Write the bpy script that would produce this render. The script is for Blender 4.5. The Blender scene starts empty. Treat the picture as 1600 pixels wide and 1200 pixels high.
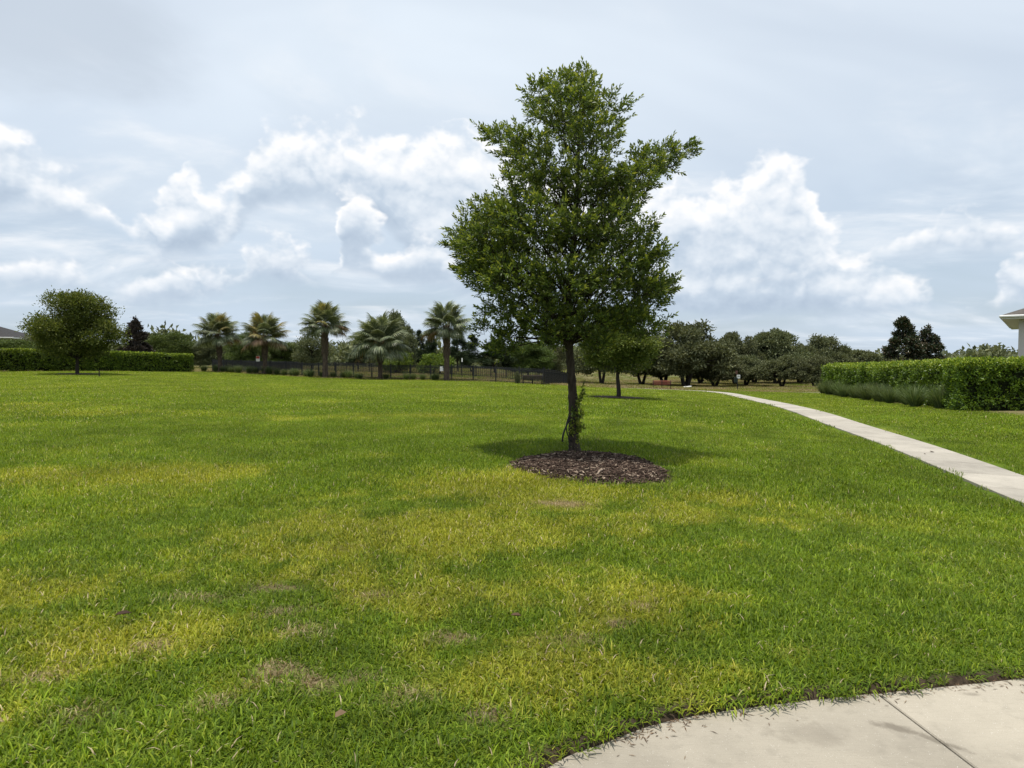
import bpy, math, random
import numpy as np
from mathutils import Vector, Matrix

SC = bpy.context.scene
COL = SC.collection
rng = np.random.default_rng(11)
random.seed(5)

# ------------------------------------------------------------------ camera
EYE = 1.65
FPX = 1043.0                      # focal length in pixels of the 1600 px wide photograph
HORIZON = 564.0
PITCH = math.atan((600 - HORIZON) / FPX)
cam_d = bpy.data.cameras.new('camera')
cam = bpy.data.objects.new('camera', cam_d); COL.objects.link(cam)
cam.location = (0, 0, EYE)
cam.rotation_euler = (math.radians(90) - PITCH, 0, 0)
cam_d.sensor_width = 36; cam_d.lens = 36 * FPX / 1600
cam_d.clip_start = 0.05; cam_d.clip_end = 9000
SC.camera = cam

# ------------------------------------------------------------------ sun, exposure
SUN_DIR = Vector((-0.13, -0.10, 0.97)).normalized()      # towards the sun
SUN_EL = math.asin(SUN_DIR.z)
SUN_AZ = math.atan2(SUN_DIR.x, SUN_DIR.y)
sl = bpy.data.lights.new('sun', 'SUN'); so = bpy.data.objects.new('sun', sl); COL.objects.link(so)
sl.energy = 4.4; sl.angle = math.radians(1.2); sl.color = (1.0, 0.95, 0.86)
so.rotation_euler = (-SUN_DIR).to_track_quat('-Z', 'Y').to_euler()
so.location = (0, 0, 60)
vs = SC.view_settings
vs.view_transform = 'Standard'; vs.look = 'None'; vs.exposure = 0.12; vs.gamma = 1.0; vs.use_curve_mapping = False
SC.cycles.use_denoising = True
SC.cycles.max_bounces = 6; SC.cycles.diffuse_bounces = 3; SC.cycles.glossy_bounces = 2
SC.cycles.transmission_bounces = 3; SC.cycles.transparent_max_bounces = 4
SC.cycles.caustics_reflective = False; SC.cycles.caustics_refractive = False

# ------------------------------------------------------------------ node helper
class NT:
    def __init__(s, tree): s.t = tree; s.n = tree.nodes; s.l = tree.links
    def node(s, kind, **kw):
        n = s.n.new(kind)
        for k, v in kw.items(): setattr(n, k, v)
        return n
    def put(s, sock, v):
        if v is None: return
        if isinstance(v, bpy.types.NodeSocket): s.l.new(v, sock)
        else:
            if hasattr(sock.default_value, '__len__') and not hasattr(v, '__len__'): v = (v,) * len(sock.default_value)
            if hasattr(v, '__len__') and len(sock.default_value) == 4 and len(v) == 3: v = tuple(v) + (1,)
            sock.default_value = v
    def m(s, op, a, b=None, c=None, clamp=False):
        n = s.node('ShaderNodeMath', operation=op, use_clamp=clamp)
        for i, v in enumerate((a, b, c)):
            if v is not None: s.put(n.inputs[i], v)
        return n.outputs[0]
    def v(s, op, a, b=None, out=0):
        n = s.node('ShaderNodeVectorMath', operation=op)
        s.put(n.inputs[0], a)
        if b is not None: s.put(n.inputs[1], b)
        return n.outputs[out]
    def xyz(s, x, y, z):
        n = s.node('ShaderNodeCombineXYZ')
        for i, q in enumerate((x, y, z)): s.put(n.inputs[i], q)
        return n.outputs[0]
    def sep(s, a):
        n = s.node('ShaderNodeSeparateXYZ'); s.put(n.inputs[0], a); return n.outputs
    def noise(s, vec, scale, detail=4, rough=0.55, dist=0.0, out='Fac'):
        n = s.node('ShaderNodeTexNoise')
        s.put(n.inputs['Vector'], vec); s.put(n.inputs['Scale'], scale); s.put(n.inputs['Detail'], detail)
        s.put(n.inputs['Roughness'], rough); s.put(n.inputs['Distortion'], dist)
        return n.outputs[out]
    def smooth(s, x, lo, hi, a=0.0, b=1.0):
        n = s.node('ShaderNodeMapRange', interpolation_type='SMOOTHSTEP')
        for i, q in enumerate((x, lo, hi, a, b)): s.put(n.inputs[i], q)
        return n.outputs[0]
    def lin(s, x, lo, hi, a=0.0, b=1.0):
        n = s.node('ShaderNodeMapRange')
        for i, q in enumerate((x, lo, hi, a, b)): s.put(n.inputs[i], q)
        return n.outputs[0]
    def mix(s, f, a, b, blend='MIX'):
        n = s.node('ShaderNodeMix', data_type='RGBA', blend_type=blend)
        s.put(n.inputs[0], f); s.put(n.inputs[6], a); s.put(n.inputs[7], b)
        return n.outputs[2]
    def ramp(s, f, stops):
        n = s.node('ShaderNodeValToRGB'); s.put(n.inputs[0], f)
        e = n.color_ramp.elements
        while len(e) < len(stops): e.new(0.5)
        for q, (p, c) in zip(e, stops): q.position = p; q.color = tuple(c) + (1,)
        return n.outputs[0]

# ------------------------------------------------------------------ world: clear-sky model under veil, layered and heaped cloud
world = bpy.data.worlds.new('World'); SC.world = world; world.use_nodes = True
W = NT(world.node_tree); W.n.clear()
wout = W.node('ShaderNodeOutputWorld'); bg = W.node('ShaderNodeBackground'); W.l.new(bg.outputs[0], wout.inputs[0])
bg.inputs[1].default_value = 0.1
sky = W.node('ShaderNodeTexSky', sky_type='NISHITA'); sky.sun_disc = False
sky.sun_elevation = SUN_EL; sky.sun_rotation = SUN_AZ; sky.altitude = 20; sky.air_density = 1.0; sky.dust_density = 1.5; sky.ozone_density = 1.5
dirv = W.v('NORMALIZE', W.node('ShaderNodeTexCoord').outputs['Generated'])
dx, dy, dz = W.sep(dirv)
dzp = W.m('MAXIMUM', dz, 0.0)
az = W.m('ARCTAN2', dx, dy); el = W.m('ARCSINE', dzp)
# heaped cloud: tops and bases as profiles over the azimuth (radians), one pair for the banks behind, one for the small heaps before them
AZ1 = 0.85
def az_of(px): return math.atan((px - 800) / FPX)
def el_of(px, py): return math.atan((HORIZON - py) / FPX / math.hypot((px - 800) / FPX, 1))
def profile(points, col, lo, hi, vec):
    n = W.node('ShaderNodeFloatCurve'); cm = n.mapping; cu = cm.curves[0]
    pts = sorted((min(max((p[0] - lo) / (hi - lo), 0), 1), min(max(p[col] / 0.6, 0), 1)) for p in points)
    pts = [q for i, q in enumerate(pts) if i == 0 or q[0] > pts[i - 1][0] + 1e-4]
    cu.points[0].location = pts[0]; cu.points[1].location = pts[-1]
    for q in pts[1:-1]: cu.points.new(*q)
    cm.update()
    W.put(n.inputs['Value'], W.lin(vec, lo, hi))
    return W.m('MULTIPLY', n.outputs[0], 0.6)
def pix(rows): return [(az_of(p), el_of(p, t), el_of(p, b)) for p, t, b in rows]
BANK = pix([(-140, 250, 340), (-60, 230, 335), (0, 222, 335), (40, 240, 340), (100, 262, 345), (140, 290, 350), (160, 312, 350), (190, 350, 352), (222, 368, 375), (245, 352, 405), (262, 326, 412),
            (282, 288, 408), (305, 284, 405), (330, 318, 402), (352, 330, 392), (372, 318, 372), (392, 270, 340), (412, 232, 330), (440, 216, 324), (480, 211, 318), (545, 216, 330), (600, 214, 365), (660, 228, 420),
            (720, 232, 455), (790, 250, 470), (880, 290, 480), (960, 318, 490), (1025, 306, 492), (1050, 286, 492), (1075, 284, 492), (1098, 308, 493), (1122, 286, 493), (1148, 300, 494), (1165, 280, 494), (1190, 272, 494),
            (1215, 268, 494), (1245, 274, 493), (1262, 290, 493), (1278, 328, 492), (1296, 366, 492), (1312, 384, 491), (1335, 420, 490), (1375, 418, 489), (1408, 424, 488), (1430, 452, 486), (1460, 468, 484), (1480, 500, 480), (1560, 480, 470), (1580, 440, 468), (1640, 430, 470), (1720, 452, 476)])
FORE = pix([(-100, 420, 440), (-20, 412, 448), (60, 418, 446), (120, 440, 444), (150, 462, 440), (200, 440, 470), (260, 436, 474), (320, 452, 470), (365, 452, 446), (388, 418, 440), (425, 400, 441), (458, 404, 441), (480, 424, 438), (500, 440, 436),
            (520, 414, 430), (536, 350, 424), (555, 318, 425), (575, 334, 428), (595, 374, 432), (615, 396, 440), (645, 384, 442), (680, 392, 440), (705, 420, 438), (725, 450, 430), (800, 460, 440), (1280, 440, 420), (1305, 410, 408), (1322, 372, 404),
            (1350, 366, 404), (1385, 372, 404), (1412, 356, 403), (1440, 344, 402), (1480, 336, 400), (1520, 340, 398), (1560, 356, 394), (1595, 378, 390), (1620, 400, 388), (1700, 410, 390)])
prg = random.Random(3)
RING = []
a0 = -math.pi
while a0 < math.pi:
    wdt = prg.uniform(0.10, 0.34); bs = prg.uniform(0.05, 0.11); tp = bs + prg.uniform(0.06, 0.22)
    RING += [(a0, bs - 0.01, bs), (a0 + wdt * 0.2, bs + (tp - bs) * prg.uniform(.5, .9), bs), (a0 + wdt * 0.5, tp, bs), (a0 + wdt * 0.8, bs + (tp - bs) * prg.uniform(.4, .8), bs), (a0 + wdt, bs - 0.01, bs)]
    a0 += wdt + prg.uniform(0.04, 0.2)
wn = W.sep(W.noise(W.xyz(az, W.m('MULTIPLY', el, 1.6), 7.0), 13.0, 3, 0.55, 0.0, 'Color'))
azw = W.m('ADD', az, W.m('MULTIPLY', W.m('SUBTRACT', wn[0], 0.5), 0.085))
elw = W.m('ADD', el, W.m('MULTIPLY', W.m('SUBTRACT', wn[1], 0.5), 0.03))
inside = W.smooth(W.m('ABSOLUTE', az), 0.72, 0.82, 1.0, 0.0)
def mixf(f, x, y): return W.m('ADD', y, W.m('MULTIPLY', f, W.m('SUBTRACT', x, y)))
bank_t = mixf(inside, profile(BANK, 1, -AZ1, AZ1, azw), profile(RING, 1, -math.pi, math.pi, azw))
bank_b = mixf(inside, profile(BANK, 2, -AZ1, AZ1, azw), profile(RING, 2, -math.pi, math.pi, azw))
fore_t = mixf(inside, profile(FORE, 1, -AZ1, AZ1, azw), 0.0)
fore_b = mixf(inside, profile(FORE, 2, -AZ1, AZ1, azw), 0.1)
def billow(a, e, k):
    p = W.xyz(W.m('MULTIPLY', a, 1.0), W.m('MULTIPLY', e, 1.2), k)
    n = W.noise(p, 9.0, 4, 0.5, 0.0)
    n2 = W.noise(p, 30.0, 3, 0.6, 0.0)
    big = W.noise(p, 4.2, 1, 0.5, 0.0)
    b0 = W.m('ABSOLUTE', W.m('SUBTRACT', W.m('MULTIPLY', big, 2), 1.0))
    b1 = W.m('ABSOLUTE', W.m('SUBTRACT', W.m('MULTIPLY', n, 2), 1.0))
    return W.m('ADD', W.m('ADD', W.m('MULTIPLY', b1, -0.12), W.m('MULTIPLY', b0, -0.07)), W.m('MULTIPLY', W.m('SUBTRACT', n2, 0.5), 0.042))
def heap(t, b, e, bil):
    up = W.m('ADD', W.m('ADD', W.m('SUBTRACT', t, e), bil), 0.040)
    dn = W.m('MULTIPLY', W.m('ADD', W.m('SUBTRACT', e, b), W.m('ADD', W.m('MULTIPLY', bil, 0.3), .015)), 0.9)
    return W.m('MINIMUM', up, dn), up
el_up = W.m('ADD', el, 0.016)
az_up = W.m('ADD', az, -0.004)
def heap_layer(t, b, k, under, deep):
    b0 = billow(az, el, k); b1 = billow(az_up, el_up, k)
    d0, up0 = heap(t, b, elw, b0)
    alpha = W.smooth(d0, -0.004, 0.024)
    base_ = W.smooth(W.m('SUBTRACT', elw, b), 0.0, 0.085, 1.0, 0.0)           # flat grey undersides
    rim = W.smooth(up0, 0.0, deep, 1.0, 0.0)                         # close under the top
    emb = W.m('MULTIPLY', W.m('SUBTRACT', b0, b1), 13.0)
    lit = W.m('ADD', W.m('SUBTRACT', W.m('ADD', 0.38, W.m('MULTIPLY', rim, 0.34)), W.m('MULTIPLY', base_, 0.26)), W.m('MULTIPLY', emb, W.m('ADD', 0.55, W.m('MULTIPLY', rim, 0.45))), clamp=True)
    colr = W.ramp(lit, [(0.0, (4.3, 5.2, 6.4)), (0.25, (5.3, 6.2, 7.3)), (0.48, (7.3, 7.9, 8.6)), (0.75, (9.6, 9.6, 9.7))])
    return alpha, colr
bank_a, bank_c = heap_layer(bank_t, bank_b, 0.0, None, 0.12)
fore_a, fore_c = heap_layer(fore_t, fore_b, 3.7, None, 0.07)
# layered cloud seen in perspective (flat sheet overhead)
inv = W.m('DIVIDE', 1.0, W.m('ADD', dzp, 0.16))
pl = W.xyz(W.m('MULTIPLY', dx, inv), W.m('MULTIPLY', dy, inv), 0.0)
lay = W.noise(W.v('MULTIPLY', pl, (1.0, 1.3, 1)), 0.9, 6, 0.55, 0.5)
lay_a = W.m('MULTIPLY', W.smooth(lay, 0.44, 0.66), W.smooth(el, 0.75, 0.05, 0.48, 0.9))
lay2 = W.noise(W.v('ADD', W.v('MULTIPLY', pl, (1.0, 1.3, 1)), (0.05, -0.12, 0)), 0.9, 6, 0.55, 0.5)
lay_c = W.ramp(W.m('ADD', 0.5, W.m('MULTIPLY', W.m('SUBTRACT', lay, lay2), 3.2), clamp=True), [(0.0, (5.2, 6.1, 7.2)), (0.5, (6.7, 7.5, 8.4)), (1.0, (8.9, 9.1, 9.4))])
veil = W.noise(W.v('MULTIPLY', pl, (0.5, 0.9, 1)), 0.8, 4, 0.5, 1.0)
veil_a = W.smooth(veil, 0.22, 0.72, 0.55, 0.93)
veil_c = W.mix(W.smooth(el, .05, .40), (5.7, 6.75, 8.0), (8.2, 9.0, 9.8))
c = W.mix(veil_a, sky.outputs[0], veil_c)
c = W.mix(lay_a, c, lay_c)
hg = W.v('LENGTH', W.v('MULTIPLY', W.v('SUBTRACT', W.xyz(az, el, 0.0), (az_of(70), el_of(70, 45), 0)), (1 / .17, 1 / .075, 0)), out=1)   # one grey patch of higher cloud
c = W.mix(W.m('MULTIPLY', W.smooth(W.m('ADD', hg, W.m('MULTIPLY', W.m('SUBTRACT', lay, .5), 3.0)), 1.15, .3), .75), c, (5.3, 6.0, 6.9))
c = W.mix(W.m('MULTIPLY', bank_a, 0.95), c, bank_c)
c = W.mix(fore_a, c, fore_c)
W.l.new(c, bg.inputs[0])
world.cycles.sampling_method = 'NONE'

# ------------------------------------------------------------------ placing
cp, sp = math.cos(PITCH), math.sin(PITCH)
def at(px, py, Y):
    x = (px - 800) / FPX; u = (600 - py) / FPX
    d = Vector((x, cp + u * sp, -sp + u * cp)); k = Y / d.y
    return Vector((d.x * k, Y, EYE + d.z * k))
def X_at(px, Y): return (px - 800) / FPX * Y / (cp + (600 - HORIZON) / FPX * sp)

# ------------------------------------------------------------------ terrain
CTRL = np.array([(0, 0, 0), (0, 3, 0), (-4, 4, 0), (3, 4, -.02), (-9, 9, 0), (1, 8, 0), (1.1, 11.5, 0.04), (-6, 16, .02), (-18, 18, .08), (0, 20, -.02), (4, 14, -.12), (5, 20, -.2),
    (-10, 34, .05), (-24, 34, .3), (-40, 36, .6), (5.5, 34, -.25), (-35, 54, .52), (-45, 55, .72), (-60, 56, .8), (-36, 70, .62), (-35, 78, .34), (-27, 73, .12), (-19, 69, -.05), (-12, 65, -.14), (-6, 61, -.24),
    (2.8, 58, -.30), (0, 45, -.12), (8, 50, -.45), (10, 56, -.84), (5.4, 34, -.21), (-12, 50, 0.02), (6, 7, -.25), (7.6, 9.5, -.42), (9.6, 16, -.43), (11, 22, -.46), (13.6, 34, -.60), (15.8, 45, -.85), (17, 56, -.99), (15, 66, -1.03), (22.3, 66, -1.36), (15.5, 61, -1.0), (13.6, 50, -.86), (11.6, 42, -.62), (14.2, 56, -1.0), (11, 62, -.95),
    (12, 10, -.4), (14, 18, -.38), (18.7, 26, -.3), (21, 34, -.5), (25.4, 53, -.85), (24, 20, -.2), (34, 36, .2), (38, 60, -.8), (6, 80, -1.1), (15, 85, -1.7), (30, 100, -2.2), (45, 115, -2.6), (20, 110, -2.2), (60, 90, -1.8),
    (0, 100, -.5), (-20, 100, -.1), (-50, 100, .4), (-80, 90, .6), (0, 160, -.4), (-60, 170, .1), (60, 170, -3.0), (30, 220, -3.2), (120, 240, -3.0), (-150, 220, .2), (0, 320, -1.6), (150, 420, -3), (-200, 420, -.4),
    (0, -6, 0), (-10, -6, .05), (10, -4, -.2), (0, -30, .1), (-40, 0, .4), (30, 0, -.1), (-90, 20, .8), (70, 20, 0)], dtype=float)
def terrain(x, y):
    x = np.asarray(x, float); y = np.asarray(y, float); sh = np.broadcast(x, y).shape
    xf = np.broadcast_to(x, sh).ravel(); yf = np.broadcast_to(y, sh).ravel()
    h = 2.0 + 0.10 * np.hypot(xf, yf)
    num = np.zeros_like(xf); den = np.full_like(xf, 1e-12)
    base = np.full_like(xf, 1e9)
    for cx, cy, cz in CTRL: base = np.minimum(base, ((xf - cx) ** 2 + (yf - cy) ** 2) / (2 * h * h))
    for cx, cy, cz in CTRL:
        w = np.exp(-(((xf - cx) ** 2 + (yf - cy) ** 2) / (2 * h * h) - base)); num += w * cz; den += w
    return (num / den).reshape(sh)
_want = CTRL[:, 2].copy()
for _ in range(4): CTRL[:, 2] += .8 * (_want - terrain(CTRL[:, 0], CTRL[:, 1]))      # let the smooth surface pass through the levels
def tz(x, y): return float(terrain(x, y))

# value noise in numpy, for placing things unevenly
_perm = rng.random((257, 257))
def vnoise(x, y, s):
    x = np.asarray(x) * s + 91.3; y = np.asarray(y) * s + 47.7
    xi = np.floor(x).astype(int); yi = np.floor(y).astype(int); fx = x - xi; fy = y - yi
    fx = fx * fx * (3 - 2 * fx); fy = fy * fy * (3 - 2 * fy); xi %= 256; yi %= 256
    a = _perm[xi, yi]; b = _perm[xi + 1, yi]; c_ = _perm[xi, yi + 1]; d = _perm[xi + 1, yi + 1]
    return (a * (1 - fx) + b * fx) * (1 - fy) + (c_ * (1 - fx) + d * fx) * fy
def fbm(x, y, s, o=4):
    t = 0; a = 0.5
    for i in range(o): t = t + a * vnoise(x + 13 * i, y - 7 * i, s * 2 ** i); a *= .5
    return t / (1 - .5 ** o)
def inpoly(x, y, poly):
    x = np.asarray(x); y = np.asarray(y); c_ = np.zeros(np.broadcast(x, y).shape, bool); n = len(poly)
    for i in range(n):
        x0, y0 = poly[i]; x1, y1 = poly[i - 1]
        if y0 == y1: continue
        c_ ^= ((y0 > y) != (y1 > y)) & (x < (x1 - x0) * (y - y0) / (y1 - y0) + x0)
    return c_
def polydist(x, y, line):
    x = np.asarray(x); y = np.asarray(y); d = np.full(np.broadcast(x, y).shape, 1e9)
    for (x0, y0), (x1, y1) in zip(line[:-1], line[1:]):
        ex, ey = x1 - x0, y1 - y0; t = np.clip(((x - x0) * ex + (y - y0) * ey) / (ex * ex + ey * ey + 1e-12), 0, 1)
        d = np.minimum(d, np.hypot(x - x0 - t * ex, y - y0 - t * ey))
    return d
def smooth_line(pts, n=8):
    P = [Vector(p) for p in pts]; P = [2 * P[0] - P[1]] + P + [2 * P[-1] - P[-2]]; out = []
    for i in range(1, len(P) - 2):
        for k in range(n):
            t = k / n; a, b, c_, d = P[i - 1], P[i], P[i + 1], P[i + 2]
            out.append(0.5 * (2 * b + (c_ - a) * t + (2 * a - 5 * b + 4 * c_ - d) * t * t + (3 * b - a - 3 * c_ + d) * t ** 3))
    out.append(P[-2]); return out

# layout lines on the ground
def flat(px, py, z=0.0):
    x = (px - 800) / FPX; u = (600 - py) / FPX; d = (x, cp + u * sp, -sp + u * cp); k = (z - EYE) / d[2]
    return (d[0] * k, d[1] * k)
PAVE_Z = -0.035
PAVE_EDGE = [tuple(p)[:2] for p in smooth_line([(-0.9, 1.2, 0), (-0.35, 2.1, 0)] + [flat(*q, PAVE_Z) + (0,) for q in ((850, 1200), (940, 1160), (1040, 1126), (1180, 1103), (1370, 1082), (1600, 1058))] + [(3.9, 3.75, 0), (5.2, 4.0, 0), (6.6, 4.6, 0)], 6)]
PAVE_POLY = PAVE_EDGE + [(6.6, -4), (-1.6, -4)]
PATH_L = smooth_line([(6.3, 4.75, 0), (6.72, 7, 0), (7.2, 9.3, 0), (8.85, 15.5, 0), (10.15, 21.2, 0), (12.85, 33.5, 0), (15.1, 45, 0), (16.5, 53, 0), (16.6, 57, 0), (15.6, 60, 0), (13.4, 61.8, 0), (9, 63, 0)], 10)
PATH_W = 1.22
def offset_line(L, w):
    out = []
    for i, p in enumerate(L):
        t = (L[min(i + 1, len(L) - 1)] - L[max(i - 1, 0)]).normalized(); out.append(p + Vector((t.y, -t.x, 0)) * w)
    return out
PATH_R = offset_line(PATH_L, PATH_W)
PATH_POLY = [(p.x, p.y) for p in PATH_L] + [(p.x, p.y) for p in reversed(PATH_R)]
PATH_C = [tuple((a + b) / 2)[:2] for a, b in zip(PATH_L, PATH_R)]
BED_C = (1.22, 10.3); BED_R = (1.22, 1.5)
def bed_d(x, y):
    a = np.arctan2(y - BED_C[1], x - BED_C[0])
    return np.hypot((x - BED_C[0]) / BED_R[0], (y - BED_C[1]) / BED_R[1]) + 0.06 * np.sin(3 * a + 1) + 0.04 * np.sin(7 * a) + 0.30 * (fbm(x, y, 4.0, 3) - .5)
LAWN = [(-75, 52), (-46, 54.5), (-41, 63), (-36.5, 70), (-35, 74.5), (-27.5, 71.5), (-19.5, 67), (-12, 63), (-6, 59.5), (2.6, 56.5), (7.5, 57.5), (10.5, 61.5), (13.6, 61), (17.6, 58.5), (22.5, 59.5), (24.2, 52), (20.3, 36), (18.2, 27.5), (18.5, 22.5), (30, 17), (30, -14), (-75, -14)]
HOLES = [PAVE_POLY, PATH_POLY]

# ------------------------------------------------------------------ mesh helpers
def mesh_np(name, V, F, mats=(), attrs=None, smooth=False, midx=None):
    V = np.asarray(V, np.float32).reshape(-1, 3)
    me = bpy.data.meshes.new(name)
    if isinstance(F, np.ndarray):
        nf, k = F.shape; loops = F.ravel().astype(np.int32); starts = np.arange(nf, dtype=np.int32) * k
    else:
        nf = len(F); loops = np.concatenate([np.asarray(f, np.int32) for f in F]) if nf else np.zeros(0, np.int32)
        starts = np.concatenate([[0], np.cumsum([len(f) for f in F])[:-1]]).astype(np.int32)
    me.vertices.add(len(V)); me.vertices.foreach_set('co', V.ravel())
    me.loops.add(len(loops)); me.loops.foreach_set('vertex_index', loops)
    me.polygons.add(nf); me.polygons.foreach_set('loop_start', starts)
    me.polygons.foreach_set('use_smooth', np.full(nf, smooth))
    if midx is not None: me.polygons.foreach_set('material_index', np.asarray(midx, np.int32))
    me.update(calc_edges=True)
    for k, a in (attrs or {}).items():
        a = np.asarray(a, np.float32)
        at_ = me.attributes.new(k, 'FLOAT' if a.ndim == 1 else 'FLOAT_VECTOR', 'POINT')
        at_.data.foreach_set('value' if a.ndim == 1 else 'vector', a.ravel())
    for m_ in mats: me.materials.append(m_)
    return me
def link(name, me, parent=None, loc=None, **props):
    o = bpy.data.objects.new(name, me); COL.objects.link(o)
    if parent: o.parent = parent
    if loc is not None: o.location = loc
    for k, v in props.items(): o[k] = v
    return o
def empty(name, loc, label, cat, group=None, rz=0.0):
    o = bpy.data.objects.new(name, None); COL.objects.link(o); o.location = loc; o.rotation_euler = (0, 0, rz); o.empty_display_size = 0.2
    o['label'] = label; o['category'] = cat
    if group: o['group'] = group
    return o
class MB:
    def __init__(s): s.V = []; s.F = []
    def add(s, V, F):
        o = len(s.V); s.V += [tuple(v) for v in V]; s.F += [tuple(i + o for i in f) for f in F]; return s
    def box(s, c_, size, M=None, bev=0.0):
        x, y, z = (q / 2 for q in size); c_ = Vector(c_)
        if bev:
            b = min(bev, x * .9, y * .9, z * .9); V = []
            for sx in (-1, 1):
                for sy in (-1, 1):
                    for sz in (-1, 1): V += [(sx * x, sy * (y - b), sz * (z - b)), (sx * (x - b), sy * y, sz * (z - b)), (sx * (x - b), sy * (y - b), sz * z)]
            idx = lambda a, b_, c2, k: ((a > 0) * 4 + (b_ > 0) * 2 + (c2 > 0)) * 3 + k
            F = []
            for a in (-1, 1):
                F.append([idx(a, q, r, 0) for q, r in ((-1, -1), (1, -1), (1, 1), (-1, 1))][::a])
                F.append([idx(q, a, r, 1) for q, r in ((-1, -1), (-1, 1), (1, 1), (1, -1))][::a])
                F.append([idx(q, r, a, 2) for q, r in ((-1, -1), (1, -1), (1, 1), (-1, 1))][::a])
            for a in (-1, 1):
                for b_ in (-1, 1):
                    F.append([idx(a, b_, -1, 0), idx(a, b_, 1, 0), idx(a, b_, 1, 1), idx(a, b_, -1, 1)])
                    F.append([idx(a, -1, b_, 0), idx(a, 1, b_, 0), idx(a, 1, b_, 2), idx(a, -1, b_, 2)])
                    F.append([idx(-1, a, b_, 1), idx(1, a, b_, 1), idx(1, a, b_, 2), idx(-1, a, b_, 2)])
                    for r in (-1, 1): F.append([idx(a, b_, r, 0), idx(a, b_, r, 1), idx(a, b_, r, 2)])
        else:
            V = [(sx * x, sy * y, sz * z) for sx in (-1, 1) for sy in (-1, 1) for sz in (-1, 1)]
            F = [(0, 1, 3, 2), (4, 6, 7, 5), (0, 4, 5, 1), (2, 3, 7, 6), (0, 2, 6, 4), (1, 5, 7, 3)]
        V = [Vector(v) for v in V]
        if M is not None: V = [M @ v for v in V]
        return s.add([v + c_ for v in V], F)
    def tube(s, pts, radii, n=8, cap=True):
        pts = [Vector(p) for p in pts]
        if not hasattr(radii, '__len__'): radii = [radii] * len(pts)
        o = len(s.V); ref = Vector((1, 0.13, 0.07))
        for i, p in enumerate(pts):
            t = (pts[min(i + 1, len(pts) - 1)] - pts[max(i - 1, 0)]).normalized()
            if abs(t.dot(ref)) > .95: ref = Vector((0.1, 1, 0))
            a = t.cross(ref).normalized(); b = t.cross(a); ref = b.cross(t) if False else ref
            for k in range(n):
                w = 2 * math.pi * k / n; s.V.append(tuple(p + (a * math.cos(w) + b * math.sin(w)) * radii[i]))
        for i in range(len(pts) - 1):
            for k in range(n): s.F.append((o + i * n + k, o + i * n + (k + 1) % n, o + (i + 1) * n + (k + 1) % n, o + (i + 1) * n + k))
        if cap: s.F.append(tuple(o + k for k in range(n))[::-1]); s.F.append(tuple(o + (len(pts) - 1) * n + k for k in range(n)))
        return s
    def me(s, name, mat, smooth=False): return mesh_np(name, s.V, s.F, [mat], smooth=smooth)

# ------------------------------------------------------------------ materials
def mat(name):
    m_ = bpy.data.materials.new(name); m_.use_nodes = True; t = NT(m_.node_tree); t.n.clear()
    t.out = t.node('ShaderNodeOutputMaterial'); return m_, t
def principled(t, col, rough=0.6, spec=0.3, metal=0.0, normal=None):
    b = t.node('ShaderNodeBsdfPrincipled'); t.put(b.inputs['Base Color'], col); t.put(b.inputs['Roughness'], rough)
    t.put(b.inputs['Specular IOR Level'], spec); t.put(b.inputs['Metallic'], metal)
    if normal is not None: t.l.new(normal, b.inputs['Normal'])
    return b.outputs[0]
def bump(t, h, strength=0.4, dist=0.02):
    n = t.node('ShaderNodeBump'); t.put(n.inputs['Height'], h); n.inputs['Strength'].default_value = strength; n.inputs['Distance'].default_value = dist
    return n.outputs[0]
def attr(t, name, kind='GEOMETRY', out='Fac'):
    n = t.node('ShaderNodeAttribute', attribute_name=name, attribute_type=kind); return n.outputs[out]
def objpos(t): return t.node('ShaderNodeTexCoord').outputs['Object']
def wpos(t): return t.node('ShaderNodeNewGeometry').outputs['Position']
def plain(name, col, rough=0.5, spec=0.3, metal=0.0, var=0.15, scale=8.0, bmp=0.0):
    m_, t = mat(name); p = objpos(t)
    n = t.noise(p, scale, 5, 0.6)
    col2 = tuple(max(0, q * (1 - var)) for q in col); col3 = tuple(q * (1 + var) for q in col)
    c_ = t.ramp(n, [(0.3, col2), (0.7, col3)])
    t.l.new(principled(t, c_, rough, spec, metal, bump(t, n, bmp, 0.01) if bmp else None), t.out.inputs[0]); return m_
def leafmat(name, stops, trans=0.3, rough=0.5, spec=0.3, tcol=1.5, inst=True):
    """stops: colour over the per-leaf value 'rnd'"""
    m_, t = mat(name)
    f = attr(t, 'rnd')
    c_ = t.ramp(f, stops)
    if inst:
        r = t.node('ShaderNodeObjectInfo').outputs['Random']
        hs = t.node('ShaderNodeHueSaturation'); t.put(hs.inputs['Color'], c_); t.put(hs.inputs['Value'], t.lin(r, 0, 1, 0.86, 1.14)); t.put(hs.inputs['Hue'], t.lin(r, 0, 1, 0.49, 0.508)); c_ = hs.outputs[0]
    b = principled(t, c_, rough, spec)
    tr = t.node('ShaderNodeBsdfTranslucent'); t.put(tr.inputs[0], t.mix(1.0, c_, (tcol * 1.05, tcol, tcol * .6), 'MULTIPLY'))
    mx = t.node('ShaderNodeMixShader'); mx.inputs[0].default_value = trans; t.l.new(b, mx.inputs[1]); t.l.new(tr.outputs[0], mx.inputs[2]); t.l.new(mx.outputs[0], t.out.inputs[0])
    return m_
def barkmat(name, a, b, scale=14.0):
    m_, t = mat(name); p = objpos(t)
    n = t.noise(t.v('MULTIPLY', p, (1, 1, .28)), scale, 7, 0.65, 0.6)
    c_ = t.ramp(n, [(0.3, a), (0.72, b)])
    t.l.new(principled(t, c_, 0.9, 0.15, 0, bump(t, n, 0.9, 0.03)), t.out.inputs[0]); return m_
M_bark = barkmat('oak bark', (.016, .012, .009), (.075, .060, .046))
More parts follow.
